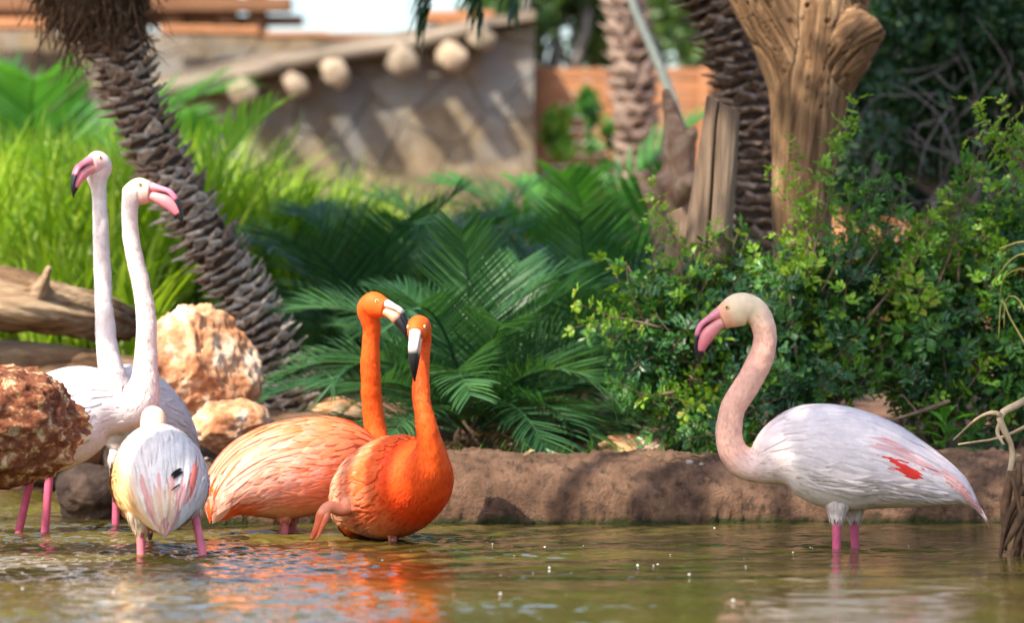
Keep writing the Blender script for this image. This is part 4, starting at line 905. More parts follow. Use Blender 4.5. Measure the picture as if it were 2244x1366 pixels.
ds = empty('dead_frond_stub', P(2230, 1240, 9.7), 'dark brown dead palm frond stub hanging into the water at right', 'stub')
rr = random.Random(2)
for k in range(26):
    a = P(rr.uniform(2215, 2330), rr.uniform(1010, 1100), 9.7 + rr.uniform(-.06, .06)); e = P(rr.uniform(2186, 2300), rr.uniform(1190, 1290), 9.7 + rr.uniform(-.06, .06))
    m_ = a.lerp(e, .5) + Vector((rr.gauss(-0.008, .008), rr.gauss(0, .01), 0)); w = rr.uniform(0.004, 0.012)
    MB().tube([(*a, w), (*m_, w * 1.1), (*e, w * .3)], 6, 12).build('strip', M['dry_frond'], ds)
al = empty('arching_dry_grass', P(2240, 860, 11.2), 'yellow arching dry grass blades at the right edge', 'grass')
for (pts) in ([(2262, 780), (2215, 700), (2195, 660), (2188, 745)], [(2270, 740), (2235, 660), (2205, 655), (2200, 720)], [(2270, 600), (2235, 590), (2200, 610), (2190, 660)], [(2280, 560), (2230, 560), (2190, 600), (2170, 640)], [(2275, 540), (2240, 530), (2190, 545)]):
    MB().tube([PR(x, y, 11.3 + 0.02 * i, 2.8 - 0.6 * i) for i, (x, y) in enumerate(pts)], 5, 16).build('blade', M['dry_leaf'], al)

# ------------------------------------------------------------------ flamingos
BODY = [  # f (forward), dz (from body centre), r_lateral, r_vertical, q
    (-0.3600, -0.132, 0.006, 0.004, 0.00), (-0.3350, -0.110, 0.028, 0.020, 0.05), (-0.3000, -0.086, 0.050, 0.044, 0.12), (-0.2500, -0.066, 0.072, 0.068, 0.22),
    (-0.1800, -0.042, 0.098, 0.094, 0.36), (-0.0875, -0.015, 0.117, 0.124, 0.52), (0.0, 0.000, 0.124, 0.141, 0.66), (0.0800, 0.018, 0.120, 0.136, 0.78),
    (0.1350, 0.020, 0.108, 0.122, 0.86), (0.1800, 0.014, 0.088, 0.098, 0.92), (0.2120, -0.002, 0.066, 0.070, 0.97)]
ROUND = [
    (-0.2950, -0.118, 0.010, 0.008, 0.00), (-0.2780, -0.095, 0.046, 0.036, 0.05), (-0.2500, -0.060, 0.080, 0.070, 0.12), (-0.2050, -0.030, 0.108, 0.102, 0.22),
    (-0.1400, -0.008, 0.126, 0.128, 0.36), (-0.0600, 0.000, 0.132, 0.142, 0.52), (0.0150, 0.004, 0.130, 0.145, 0.66), (0.0850, 0.012, 0.122, 0.138, 0.78),
    (0.1350, 0.014, 0.108, 0.122, 0.86), (0.1800, 0.010, 0.088, 0.098, 0.92), (0.2120, -0.002, 0.066, 0.070, 0.97)]
BLUNT = ROUND[:7] + [(0.0750, 0.004, 0.128, 0.142, 0.78), (0.1200, 0.008, 0.120, 0.132, 0.86)]
HEADP = [(-80, 12, 29), (-64, 22, 34.5), (-43, 19, 38.5), (-21, 8, 32), (-3, 0, 25)]          # along, up, radius in 1/800 m from the bill base
UPPER = [(-6, 13, 14, 16), (3, 10, 12.5, 15), (23, -2, 8, 13), (41, -17, 7, 12), (50, -42, 6, 10.5), (51, -68, 5, 7.5), (46, -92, 2.5, 3.5), (43, -101, 0.8, 1)]
LOWER = [(-6, -10, 13, 16), (2, -14, 13, 15), (13, -23, 15, 15), (27, -37, 17, 14), (37, -55, 13.5, 11.5), (42, -74, 8.5, 8), (43, -90, 3, 3.5), (42.5, -96, 0.8, 1)]

class Surf:
    def __init__(s, ctrl, ds=0.0055, m=44, smooth=0, lump=0.0):
        p = np.array([(*c[0], c[1], c[2], *c[3], c[4]) for c in ctrl], dtype=np.float64)
        L0 = np.linalg.norm(np.diff(p[:, :3], axis=0), axis=1).sum(); s.n = int(L0 * 1.05 / ds); s.m = m
        g = cr(p, s.n); s.c = g[:, :3]; s.rl = np.maximum(g[:, 3], 0.001); s.rv = np.maximum(g[:, 4], 0.001); s.q = g[:, 8]
        t = np.gradient(s.c, axis=0)
        for k in range(3): t[1:-1] = (t[:-2] + 2 * t[1:-1] + t[2:]) / 4
        t /= np.linalg.norm(t, axis=1, keepdims=True); l_ = g[:, 5:8]; l_ = l_ - (l_ * t).sum(1, keepdims=True) * t; l_ /= np.linalg.norm(l_, axis=1, keepdims=True); u = np.cross(t, l_)
        s.t, s.l, s.u = t, l_, u; th = np.linspace(0, 2 * np.pi, m, endpoint=False)
        s.P = s.c[:, None] + s.rl[:, None, None] * np.cos(th)[None, :, None] * l_[:, None] + s.rv[:, None, None] * np.sin(th)[None, :, None] * u[:, None]
        w = np.interp(s.q, [0.5, 0.75, 1.15, 1.4, 2.0, 2.1, 2.6, 2.75], [0, 1, 1, 0.15, 0.15, 0.5, 0.5, 0])[:, None, None] * 0.5
        for k in range(smooth): s.P[1:-1] += w[1:-1] * ((s.P[:-2] + s.P[2:]) / 2 - s.P[1:-1])
        if lump:
            for i in range(s.n):
                a_ = lump * np.interp(s.q[i], [0.9, 1.2, 1.9, 2.2], [0, 1, 1, 0.3])
                if a_ > 0:
                    for j in range(m):
                        p_ = Vector(s.P[i, j]); s.P[i, j] += (s.P[i, j] - s.c[i]) / (s.rl[i] + 1e-6) * a_ * (noise.noise(p_ * 16) + 0.6 * noise.noise(p_ * 45))
        du = np.gradient(s.P, axis=0); dv = np.roll(s.P, -1, 1) - np.roll(s.P, 1, 1); N = np.cross(dv, du); s.N = N / (np.linalg.norm(N, axis=2, keepdims=True) + 1e-9)
        out = (s.N * (s.P - s.c[:, None])).sum(2).mean()
        if out < 0: s.N = -s.N
        s.ds = np.linalg.norm(np.diff(s.c, axis=0), axis=1).mean()
    def uq(s, q): return np.interp(q, s.q, np.arange(s.n))
    def sample(s, A, u, th):
        u = np.clip(u, 0, s.n - 1.001); i = u.astype(int); a = (u - i)[:, None]; x = (th / (2 * np.pi) * s.m) % s.m; j = x.astype(int) % s.m; b = (x - np.floor(x))[:, None]; j2 = (j + 1) % s.m; i2 = i + 1
        return (A[i, j] * (1 - a) + A[i2, j] * a) * (1 - b) + (A[i, j2] * (1 - a) + A[i2, j2] * a) * b

W6 = ([0, .2, .45, .7, .9, 1.0], [.5, .85, 1.0, .88, .55, .06])
def feathers(s, u, th, ln, wd, drift, l0, l1, cb, ct, rows=4, camber=0.35, wob=0.25, rng=None):
    K = len(u); S = np.linspace(0, 1, rows); V = np.zeros((K, rows, 3, 3)); NN = np.zeros_like(V); CC = np.zeros_like(V); jit = rng.normal(size=(K, 1)); jit2 = rng.normal(size=(K, 1))
    for k, t in enumerate(S):
        dist = ln * t; uk = u - dist / s.ds; ex = np.maximum(0, -uk) * s.ds; uk = np.maximum(uk, 0.02); tk = th + drift * t
        p = s.sample(s.P, uk, tk); n = s.sample(s.N, uk, tk); n /= np.linalg.norm(n, axis=1, keepdims=True) + 1e-9
        fl = s.sample(s.P, np.maximum(uk - 1.2, 0), tk) - s.sample(s.P, uk + 1.2, tk); fl /= np.linalg.norm(fl, axis=1, keepdims=True) + 1e-9
        p = p + fl * ex[:, None]; sd_ = np.cross(fl, n); w = wd * np.interp(t, *W6)
        lift = (l0 + l1 * t)[:, None]; n2 = n + wob * jit * sd_ * 0.5 + wob * 0.35 * jit2 * fl
        for c, x in enumerate((-1, 0, 1)):
            V[:, k, c] = p + sd_ * (x * w / 2)[:, None] + n * (lift + (0.0 if x == 0 else -1) * camber * (w / 2)[:, None] * 0.4)
            NN[:, k, c] = n2 + camber * x * sd_ * 0.7
            CC[:, k, c] = cb + (ct - cb) * t ** 1.4
    base = np.arange(K)[:, None, None] * rows * 3; i = np.arange(rows - 1)[None, :, None]; j = np.arange(2)[None, None, :]
    a = base + i * 3 + j; F = np.stack([a, a + 1, a + 4, a + 3], -1).reshape(-1, 4)
    return V.reshape(-1, 3), F, NN.reshape(-1, 3), CC.reshape(-1, 3)

def flamingo(name, label, origin, fwd, zb, sc, neck, bill_base, head_fwd, pitch, head_sc, pal, legs, seed, pitch_body=0.0, head=True, extra=None, group='flamingos wading in the pond', head_first=0, shape=None):
    rng = np.random.default_rng(seed); fwd = Vector((fwd[0], fwd[1], 0)).normalized(); lat = Vector((0, 0, 1)).cross(fwd); org = Vector((origin[0], origin[1], 0))
    root = empty(name, (org.x, org.y, -0.34), label, 'flamingo', group); ctrl = []
    cb, sb = math.cos(pitch_body), math.sin(pitch_body)
    for (f_, dz, rl, rv, q) in (shape or BODY):
        f2, z2 = f_ * cb - dz * sb, f_ * sb + dz * cb
        ctrl.append((org + fwd * f2 * sc + Vector((0, 0, zb + z2 * sc)), rl * sc, rv * sc, lat, q))
    hf = Vector((head_fwd[0], head_fwd[1], 0)).normalized(); hl = Vector((0, 0, 1)).cross(hf); cp, sp = math.cos(pitch), math.sin(pitch); hs = head_sc / 800.0
    def H(a, z, s=0.0): a2, z2 = a * cp - z * sp, a * sp + z * cp; return bill_base + hf * a2 * hs + Vector((0, 0, z2 * hs)) + hl * s * hs
    nn = len(neck)
    for k, (p, r) in enumerate(neck):
        u = (k + 1) / (nn + 1); l_ = (lat * (1 - u) + hl * u); ctrl.append((p, r * 0.95, r, l_.normalized() if l_.length > 0.1 else lat, 1 + u))
    if head:
        for k, (a, z, r) in enumerate(HEADP[head_first:]): ctrl.append((H(a, z), r * hs * (0.80 if k < 4 else 0.7), r * hs, hl, 2 + 0.2 * (k + head_first)))
    s = Surf([(c[0], c[1], c[2], tuple(c[3]), c[4]) for c in ctrl], smooth=140 if shape is BLUNT else 24, lump=0.0022)
    # --- body (one continuous mesh with the legs)
    v = s.P.reshape(-1, 3); f = grid_faces(s.n, s.m).tolist(); thg = np.tile(np.linspace(0, 2 * np.pi, s.m, endpoint=False), s.n); qg = np.repeat(s.q, s.m); col = pal(qg, thg)
    k = len(v); v = np.vstack([v, s.c[:1], s.c[-1:]]); col = np.vstack([col, col[:1], col[-2:-1]])
    f += [[k, (j + 1) % s.m, j] for j in range(s.m)] + [[k + 1, (s.n - 1) * s.m + j, (s.n - 1) * s.m + (j + 1) % s.m] for j in range(s.m)]
    mb = MB(); mb.add(v, f); cols = [col]
    for (pts, lc) in legs:
        lv, lf = tube(pts, 12, 60); mb.add(lv, lf); lv = np.asarray(lv); tc = pal(np.array([0.5]), np.array([4.71]))[0]
        rr_ = np.array([np.interp(0, [0], [0])]); c_ = np.tile(np.array(lc), (len(lv), 1)) * rng.uniform(0.92, 1.06, (len(lv), 1)); w = np.clip((lv[:, 2] - pts[min(3, len(pts) - 3)][2]) / 0.010, 0, 1)[:, None]; cols.append(c_ * (1 - w) + tc * w)
    V = local_to(root, np.vstack(mb.v)); link('body', mesh('body', V, mb.f, M['skin'], True, np.vstack(cols)), root)
    def build(nm, parts, parent=None):
        V, F, N, Cc = [], [], [], []; o = 0
        for (a, b, c, d) in parts: V.append(a); F.append(b + o); N.append(c); Cc.append(d); o += len(a)
        v = local_to(root, np.vstack(V)); return link(nm, mesh(nm, v, np.vstack(F), M['feather'], True, np.clip(np.vstack(Cc), 0, 1), np.vstack(N)), parent or root)
    def jitcol(c, k, a=0.09): return np.clip(c * (1 + rng.normal(0, a, (k, 1))), 0, 1)
    # --- downy plumage over body and neck
    parts = []
    area = 2 * np.pi * np.sqrt((s.rl ** 2 + s.rv ** 2) / 2) * s.ds
    def scatter(q0, q1, ln, wd, cover, l1, wob=0.3, lo=None):
        sel = (s.q >= q0) & (s.q < q1); A = area * sel; n = int(A.sum() / (ln * wd) * cover)
        if n < 5: return
        u = rng.choice(s.n, n, p=A / A.sum()) + rng.random(n); th = rng.uniform(0, 2 * np.pi, n)
        qq = np.interp(u, np.arange(s.n), s.q); c = pal(qq, th); c = jitcol(c, n, 0.085 if q1 < 1.2 else 0.05); pp = s.sample(s.P, u, th); mo = np.array([noise.noise(Vector(w_) * 22) + 0.5 * noise.noise(Vector(w_) * 60) for w_ in pp]); c = np.clip(c * np.stack([1 + 0.04 * mo, 1 + pal.mott * mo, 1 + 1.1 * pal.mott * mo], -1), 0, 1)
        o = rng.permutation(n)
        parts.append(feathers(s, u, th, ln * rng.uniform(.7, 1.25, n), wd * rng.uniform(.8, 1.2, n), rng.normal(0, 0.06, n), np.full(n, -0.0008), l1 * rng.uniform(.4, 1.2, n), c, np.clip(c * 1.05 + 0.015, 0, 1), 3, 0.3, wob, rng))
    scatter(0.05, 1.10 if shape is BLUNT else 0.98, 0.046 * sc, 0.010 * sc, 2.6, 0.0022, 0.2)
    scatter(1.05 if shape is BLUNT else 0.98, 1.3, 0.022, 0.0062, 2.4, 0.0024, 0.24); scatter(1.2, 2.0, 0.014, 0.0046, 2.6, 0.0020, 0.22)
    if head: scatter(2.0, 2.7, 0.009, 0.004, 2.0, 0.001, 0.2)
    for (pts, lc) in legs:
        if len(pts) < 8: continue
        lp = [pts[k_] for k_ in (4, 3, 2, 1, 0)]; sl_ = Surf([(Vector(q_[:3]), q_[3], q_[3], tuple(fwd), k_ / 4) for k_, q_ in enumerate(lp)], 0.004, 24)
        n = 130; u = rng.uniform(0.25, 1, n) * (sl_.n - 1); th = rng.uniform(0, 6.28, n); c = jitcol(np.tile(pal(np.array([0.5]), np.array([4.71])), (n, 1)), n, .06)
        parts.append(feathers(sl_, u, th, rng.uniform(.02, .04, n), rng.uniform(.004, .008, n), rng.normal(0, .15, n), np.full(n, 0.0005), rng.uniform(.001, .005, n), c, c, 4, .3, .3, rng))
    o = build('plumage', parts); o['kind'] = 'stuff'
    # --- folded wings: rows of coverts then long draped plumes
    for side in (1, -1):
        parts = []
        q = 0.90; row = 0
        while q > 0.14:
            u0 = float(s.uq(q)); rad = 0.5 * (np.interp(q, s.q[: int(s.uq(1.0))], s.rl[: int(s.uq(1.0))]) + np.interp(q, s.q[: int(s.uq(1.0))], s.rv[: int(s.uq(1.0))]))
            low = np.interp(q, [0.14, 0.35, 0.6, 0.82, 0.92], [0.15, -0.30, -0.42, -0.30, 0.25]); hi = math.pi / 2 + 0.06
            ln = np.interp(q, [0.14, 0.4, 0.7, 0.9], [0.075, 0.11, 0.10, 0.055] if shape else [0.13, 0.13, 0.105, 0.055]) * sc; wd = np.interp(q, [0.14, 0.5, 0.9], [0.019, 0.019, 0.013]) * sc * pal.wide
            n = max(4, int((hi - low) * rad / (wd * 0.62))); a = low + (hi - low) * (np.arange(n) + (row % 2) * 0.5 + rng.uniform(-.2, .2, n)) / n
            th = a if side > 0 else math.pi - a; u = u0 + rng.normal(0, 1.2 + 4.0 * max(0, q - 0.7) / 0.2, n); pal.side = side
            c1, c2 = pal.wing(np.full(n, q) + rng.normal(0, .01, n), a, rng); kb = np.clip((q - 0.66) / 0.22 + rng.normal(0, .15, n), 0, 1)[:, None]; cf_ = pal(np.full(n, q), th); c1 = c1 * (1 - kb) + cf_ * kb; c2 = c2 * (1 - kb) + cf_ * kb; dr = -0.10 * np.cos(a) * side * np.interp(q, [0.2, 0.9], [-0.4, 1.0]) + rng.normal(0, 0.03, n)
            parts.append(feathers(s, u, th, ln * rng.uniform(.85, 1.15, n), wd * rng.uniform(.85, 1.15, n), dr, np.full(n, pal.lift[0]), np.full(n, pal.lift[1]) * rng.uniform(.7, 1.3, n), c1, c2, 6, 0.22, 0.16, rng))
            q -= 0.028 * pal.wide; row += 1
        n = 40; q = rng.uniform(0.3, 0.62, n); a = rng.uniform(0.35, 1.62, n); th = a if side > 0 else math.pi - a; c1, c2 = pal.wing(q - 0.1, a, rng)
        parts.append(feathers(s, s.uq(q), th, rng.uniform(0.13, 0.20, n) * sc * (0.6 if shape else 1), rng.uniform(0.010, 0.016, n) * sc, rng.normal(0, .05, n), np.full(n, pal.lift[0] + pal.lift[1]), np.full(n, .003), c1, c2, 7, 0.25, 0.2, rng))
        n = 120; q = rng.uniform(0.25, 0.84, n); a = rng.uniform(-0.75, getattr(pal, 'flank', 0.25), n); th = a if side > 0 else math.pi - a; c1 = jitcol(pal(q, th), n, .05)
        parts.append(feathers(s, s.uq(q), th, rng.uniform(0.05, 0.10, n) * sc, rng.uniform(0.005, 0.010, n) * sc, rng.normal(0.05 * side, .10, n), np.full(n, .0025), rng.uniform(.002, .0085, n), c1, np.clip(c1 * 1.05, 0, 1), 6, 0.3, 0.35, rng))
        if extra:
            for (q0, a0, ln, wd, cc, lf, dr) in extra(side):
                parts.append(feathers(s, np.array([float(s.uq(q0))]), np.array([a0 if side > 0 else math.pi - a0]), np.array([ln]), np.array([wd]), np.array([dr * side]), np.array([lf]), np.array([0.004]), np.array([cc]), np.array([cc]), 7, 0.3, 0.2, rng))
        build('wing', parts)
    # --- tail
    rd = shape is not None; n = 26; q = rng.uniform(0.08, 0.22, n); th = rng.uniform(0.9, math.pi - 0.9, n) if rd else rng.uniform(0.2, math.pi - 0.2, n); c = jitcol(np.tile(np.array(pal.tail), (n, 1)), n, 0.12)
    build('tail', [feathers(s, s.uq(q), th, rng.uniform(0.07, 0.12, n) * sc * (0.65 if rd else 1), rng.uniform(0.012, 0.018, n) * sc, rng.normal(0, .08, n), np.full(n, .004), np.full(n, .004), c, c, 6, 0.35, 0.3, rng)])
    if head:
        # --- bill: upper and lower mandible as sub-parts, eyes
        bill = bpy.data.objects.new('bill', None); C.objects.link(bill); bill.parent = root; bill.empty_display_size = 0.02
        for nm, PTS, cf in (('upper_mandible', UPPER, pal.upper), ('lower_mandible', LOWER, pal.lower)):
            cc = [(tuple(H(a, z)), rl * hs, rv * hs, tuple(hl), k / (len(PTS) - 1)) for k, (a, z, rv, rl) in enumerate(PTS)]
            b = Surf([(Vector(c[0]), c[1], c[2], c[3], c[4]) for c in cc], 0.0016, 20)
            v = np.vstack([b.P.reshape(-1, 3), b.c[-1:]]); f = grid_faces(b.n, b.m).tolist() + [[len(v) - 1, (b.n - 1) * b.m + j, (b.n - 1) * b.m + (j + 1) % b.m] for j in range(b.m)]
            t = np.concatenate([np.repeat(b.q, b.m), [1.0]]); thb = np.concatenate([np.tile(np.linspace(0, 2 * np.pi, b.m, endpoint=False), b.n), [0]])
            link(nm, mesh(nm, local_to(root, v), f, M['bill'], True, cf(t, thb)), bill)
        for sgn in (1, -1):
            i = int(s.uq(2.62)); th = (0.50 if sgn > 0 else math.pi - 0.50); p = s.sample(s.P, np.array([float(i)]), np.array([th]))[0]; n_ = s.sample(s.N, np.array([float(i)]), np.array([th]))[0]; n_ = Vector(n_).normalized()
            bm = bmesh.new(); bmesh.ops.create_uvsphere(bm, u_segments=20, v_segments=16, radius=0.0072 * head_sc); Vv = np.array([w.co for w in bm.verts]); bm.verts.index_update(); Ff = [[w.index for w in q_.verts] for q_ in bm.faces]; bm.free()
            d = Vv[:, 2] / (0.0072 * head_sc); cc = np.where(d[:, None] > 0.88, np.array([[0.005, 0.005, 0.005]]), np.where(d[:, None] > 0.48, np.array([[0.80, 0.62, 0.22]]), np.array([[0.75, 0.30, 0.22]])))
            Q = Vector((0, 0, 1)).rotation_difference(n_); Vv = np.array([tuple(Q @ Vector(w)) for w in Vv]) + p - np.array(n_) * 0.0022
            link('eye', mesh('eye', local_to(root, Vv), Ff, M['eye'], True, cc), root)
    return root, s

def lerp_cols(q, stops):
    ks = [s[0] for s in stops]; return np.stack([np.interp(q, ks, [s[1][c] for s in stops]) for c in range(3)], -1)

class PalePal:
    mott = 0.06; tail = (0.86, 0.46, 0.44); lift = (0.0022, 0.0020); wide = 1.15
    def __init__(s, neck=(0.80, 0.56, 0.50), body=(0.84, 0.755, 0.765), head=(0.86, 0.66, 0.47), face=(0.86, 0.48, 0.33), belly=(0.80, 0.70, 0.64), creep=0.0): s.nk, s.b, s.h, s.f, s.bl, s.cr = neck, body, head, face, belly, creep
    def __call__(s, q, th):
        c = lerp_cols(q, [(0, (0.85, 0.62, 0.60)), (0.2, s.b), (0.85, s.b), (1.05, tuple(0.6 * np.array(s.b) + 0.4 * np.array(s.nk))), (1.3, s.nk), (1.85, s.nk), (2.05, s.h), (2.5, s.h), (2.66, s.f), (2.8, s.f)])
        w = np.clip(s.cr - np.sin(th), 0, 1)[..., None] * np.clip(1.3 - np.abs(q - 0.5) / 0.55, 0, 1)[..., None]
        return c * (1 - w * 0.7) + np.array(s.bl) * w * 0.7
    def wing(s, q, a, rng):
        n = len(q); b = np.array(s.b); c1 = b * (1 + rng.normal(0, .035, (n, 1))); pk = np.clip(rng.normal(0.10, 0.13, (n, 1)), 0, 0.5); c1 = c1 * (1 - pk) + np.array([0.86, 0.60, 0.60]) * pk
        return np.clip(c1, 0, 1), np.clip(c1 * 1.06, 0, 1)
    def upper(s, t, th):
        c = lerp_cols(t, [(0, (0.80, 0.33, 0.36)), (0.35, (0.78, 0.25, 0.34)), (0.53, (0.74, 0.20, 0.30)), (0.57, (0.015, 0.012, 0.014)), (1, (0.01, 0.01, 0.012))])
        w = np.clip((-np.sin(th) - 0.72) / 0.12, 0, 1)[:, None] * np.clip((t - 0.2) / 0.08, 0, 1)[:, None]; return c * (1 - w) + 0.015 * w
    def lower(s, t, th):
        c = lerp_cols(t, [(0, (0.80, 0.36, 0.33)), (0.6, (0.78, 0.21, 0.26)), (0.68, (0.76, 0.19, 0.25)), (0.72, (0.015, 0.012, 0.014)), (1, (0.01, 0.01, 0.012))])
        w = np.clip((np.sin(th) - 0.80) / 0.1, 0, 1)[:, None] * np.clip((t - 0.2) / 0.1, 0, 1)[:, None]; return c * (1 - w) + 0.015 * w

class OrangePal:
    mott = 0.20; tail = (0.93, 0.13, 0.03); lift = (0.0032, 0.0040); wide = 1.5
    def __init__(s, body=(0.94, 0.33, 0.17), pink=(0.95, 0.46, 0.34), hot=(0.97, 0.15, 0.010), breast=(0.93, 0.10, 0.012)): s.b, s.p, s.hot, s.br = body, pink, hot, breast
    def __call__(s, q, th):
        c = lerp_cols(q, [(0, (0.93, 0.11, 0.03)), (0.15, (0.93, 0.15, 0.05)), (0.35, s.p), (0.66, s.b), (0.88, tuple(0.5 * np.array(s.b) + 0.5 * np.array(s.br))), (1.0, s.br), (1.12, s.br), (1.3, (0.95, 0.11, 0.010)), (1.6, (0.95, 0.125, 0.014)), (2.2, (0.95, 0.115, 0.011)), (2.8, (0.94, 0.125, 0.012))])
        w = np.clip(-np.sin(th), 0, 1)[..., None] * np.clip(1 - np.abs(q - 0.45) / 0.4, 0, 1)[..., None]; return c * (1 - w * .5) + np.array([0.88, 0.36, 0.25]) * w * .5
    def wing(s, q, a, rng):
        n = len(q); k = np.clip(np.interp(q, [0.2, 0.45, 0.7, 0.9], [0.10, 0.40, 0.80, 0.90]) + 0.45 * (a - 0.55) + rng.normal(0, .30, n), 0, 1)[:, None]
        c1 = np.array(s.p) * (1 - k) + np.array(s.hot) * k; c2 = c1 * 0.55 + np.array([0.97, 0.64, 0.53]) * 0.45; v = 1 + rng.normal(0, .05, (n, 1)); return np.clip(c1 * v, 0, 1), np.clip(c2 * v, 0, 1)
    def upper(s, t, th):
        c = lerp_cols(t, [(0, (0.85, 0.62, 0.52)), (0.2, (0.84, 0.74, 0.66)), (0.42, (0.80, 0.68, 0.60)), (0.5, (0.012, 0.011, 0.014)), (1, (0.01, 0.01, 0.012))])
        w = np.clip((-np.sin(th) - 0.75) / 0.12, 0, 1)[:, None] * np.clip((t - 0.15) / 0.08, 0, 1)[:, None]; return c * (1 - w) + 0.012 * w
    def lower(s, t, th):
        return lerp_cols(t, [(0, (0.86, 0.40, 0.25)), (0.38, (0.86, 0.34, 0.20)), (0.47, (0.012, 0.011, 0.014)), (1, (0.01, 0.01, 0.012))])

PINKLEG = (0.60, 0.115, 0.205)
def leg(top, ankle, foot, r=0.0105, tuft=0.042):
    """feathered thigh in the body, then the bare leg down to the pond floor"""
    top, ankle, foot = Vector(top), Vector(ankle), Vector(foot); top = top + Vector((0, 0, 0.03)); out = [(*top, tuft * 0.8), (*ankle.lerp(top, 0.62), tuft * 0.80), (*ankle.lerp(top, 0.30), tuft * 0.54), (*ankle.lerp(top, 0.08), r * 1.45), (*ankle, r * 1.05)]
    for t in (0.3, 0.6): out.append((*ankle.lerp(foot, t), r * (0.95 if t < .5 else 1.0)))
    out.append((*foot, r * 1.0)); return out
def down(px, py, d, depth=0.34):
    p = P(px, py, d); return p
def npx(lst, d): return [(P(x, y, dd if dd else d), r / FPX * (dd if dd else d)) for (x, y, r, dd) in [(q + (None,))[:4] for q in lst]]

class RearPal(PalePal):
    """bird seen from behind: white back, cream left flank, coral at the rump and tail"""
    side = 1
    def field(s, q, th):
        sn, cs = np.sin(th), np.cos(th); q = q + 0 * th
        c = np.tile(np.array([0.87, 0.80, 0.775]), q.shape + (1,))
        def blend(c, m, k): return c * (1 - m[..., None]) + np.array(k) * m[..., None]
        c = blend(c, np.clip((0.50 - sn + 0.35 * cs) / 0.45, 0, 1) * np.clip(0.55 + 0.6 * cs, 0.15, 1), (0.92, 0.60, 0.29))
        c = blend(c, np.clip((0.17 - q) / 0.05, 0, 1) * np.clip((sn + 0.1) * 2, 0, 1), (0.89, 0.66, 0.48))
        g = lambda t0, q0, st, sq: np.clip(2.2 * np.exp(-((th - t0) / st) ** 2 - ((q - q0) / sq) ** 2) - 0.7, 0, 1)
        c = blend(c, g(2.50, 0.30, 0.26, 0.085), (0.88, 0.22, 0.16)); c = blend(c, g(0.92, 0.20, 0.16, 0.05), (0.87, 0.46, 0.40)); c = blend(c, g(1.75, 0.13, 0.22, 0.05), (0.88, 0.40, 0.27))
        return c
    def __call__(s, q, th):
        th = np.mod(th + 1.2, 2 * np.pi) - 1.2; base = PalePal.__call__(s, q, th); k = np.clip((0.95 - q) / 0.15, 0, 1)[..., None]; return base * (1 - k) + s.field(q, th) * k
    def wing(s, q, a, rng):
        th = a if s.side > 0 else np.pi - a; c = s.field(q, th) * (1 + rng.normal(0, .04, (len(q), 1))); return np.clip(c, 0, 1), np.clip(c * 1.04, 0, 1)

# right flamingo, side view facing left
d = 10.0
class ProfilePal(PalePal):
    """pale bird with coral showing between the folded wing feathers"""
    flank = -0.28
    def wing(s, q, a, rng):
        c1, c2 = PalePal.wing(s, q, a, rng); n = len(q)
        m = np.exp(-((q - 0.565) / 0.062) ** 2 - ((a - 0.10) / 0.21) ** 2) > 0.42
        t = np.clip((0.66 - q) / 0.40, 0, 1); a0 = 0.72 - 0.62 * t; st = (np.abs(a - a0) < 0.075 + 0.10 * t) & (q < 0.66)
        k = np.where(m, 1.0, np.where(st, rng.uniform(0.15, 0.85, n), 0.0))[:, None]; red = np.where(m[:, None], np.array([[0.87, 0.06, 0.05]]), np.array([[0.88, 0.27, 0.25]]))
        return np.clip(c1 * (1 - k) + red * k, 0, 1), np.clip(c2 * (1 - k) + red * k, 0, 1)
def ex1(side):
    return [(0.25 - 0.012 * k, 0.60 - 0.06 * k, 0.105, 0.010, ((0.88, 0.52, 0.50), (0.87, 0.30, 0.27), (0.87, 0.66, 0.64))[k % 3], 0.0060, -0.12) for k in range(9)]
flamingo('flamingo', 'pale pink flamingo standing in profile on the right, facing left with its neck curved', (P(1852, 0, d).x, d), (-1, 0), 0.243, 1.0,
         npx([(1650, 1021, 41), (1624, 1012, 36), (1606, 990, 32), (1598, 962, 30), (1598, 930, 28), (1609, 888, 27.5), (1638, 842, 28), (1664, 795, 28), (1677, 748, 25.5), (1672, 712, 26.5)], d),
         P(1577, 697, d), (-1, 0), 0.0, 1.0, ProfilePal(neck=(0.87, 0.50, 0.39), face=(0.88, 0.44, 0.28), head=(0.88, 0.68, 0.46)),
         [(leg(P(1838, 1105, d - .035), P(1833, 1150, d - .035), (P(1832, 0, d).x, d - .035, -0.34), 0.0125), PINKLEG), (leg(P(1872, 1100, d + .05), P(1872, 1150, d + .05), (P(1890, 0, d).x, d + .07, -0.34), 0.0125), PINKLEG)], 1, extra=ex1)

# rear orange flamingo
d = 10.7
flamingo('flamingo', 'orange flamingo with pink tipped wings facing right, rear one of the orange pair', (P(662, 0, d).x, d), (0.906, 0.42), 0.186, 0.98,
         npx([(822, 1035, 38, 10.82), (829, 1010, 31, 10.83), (828, 985, 27, 10.84), (822, 938, 24.5, 10.85), (816, 890, 22, 10.84), (813, 841, 21.5, 10.82), (812, 793, 21.5, 10.8), (813, 745, 19, 10.79), (815, 715, 20, 10.78)], d),
         P(848, 675, 10.72), (0.85, -0.5), 0.22, 0.86, OrangePal(),
         [(leg(P(622, 1100, d - .05), P(622, 1150, d - .05), (P(628, 0, d).x, d - .05, -0.34), 0.013, 0.045), (0.70, 0.22, 0.22)), (leg(P(640, 1100, d + .06), P(640, 1150, d + .06), (P(650, 0, d).x, d + .08, -0.34), 0.012), (0.62, 0.16, 0.16))], 2, pitch_body=0.10, head_first=1, shape=ROUND)

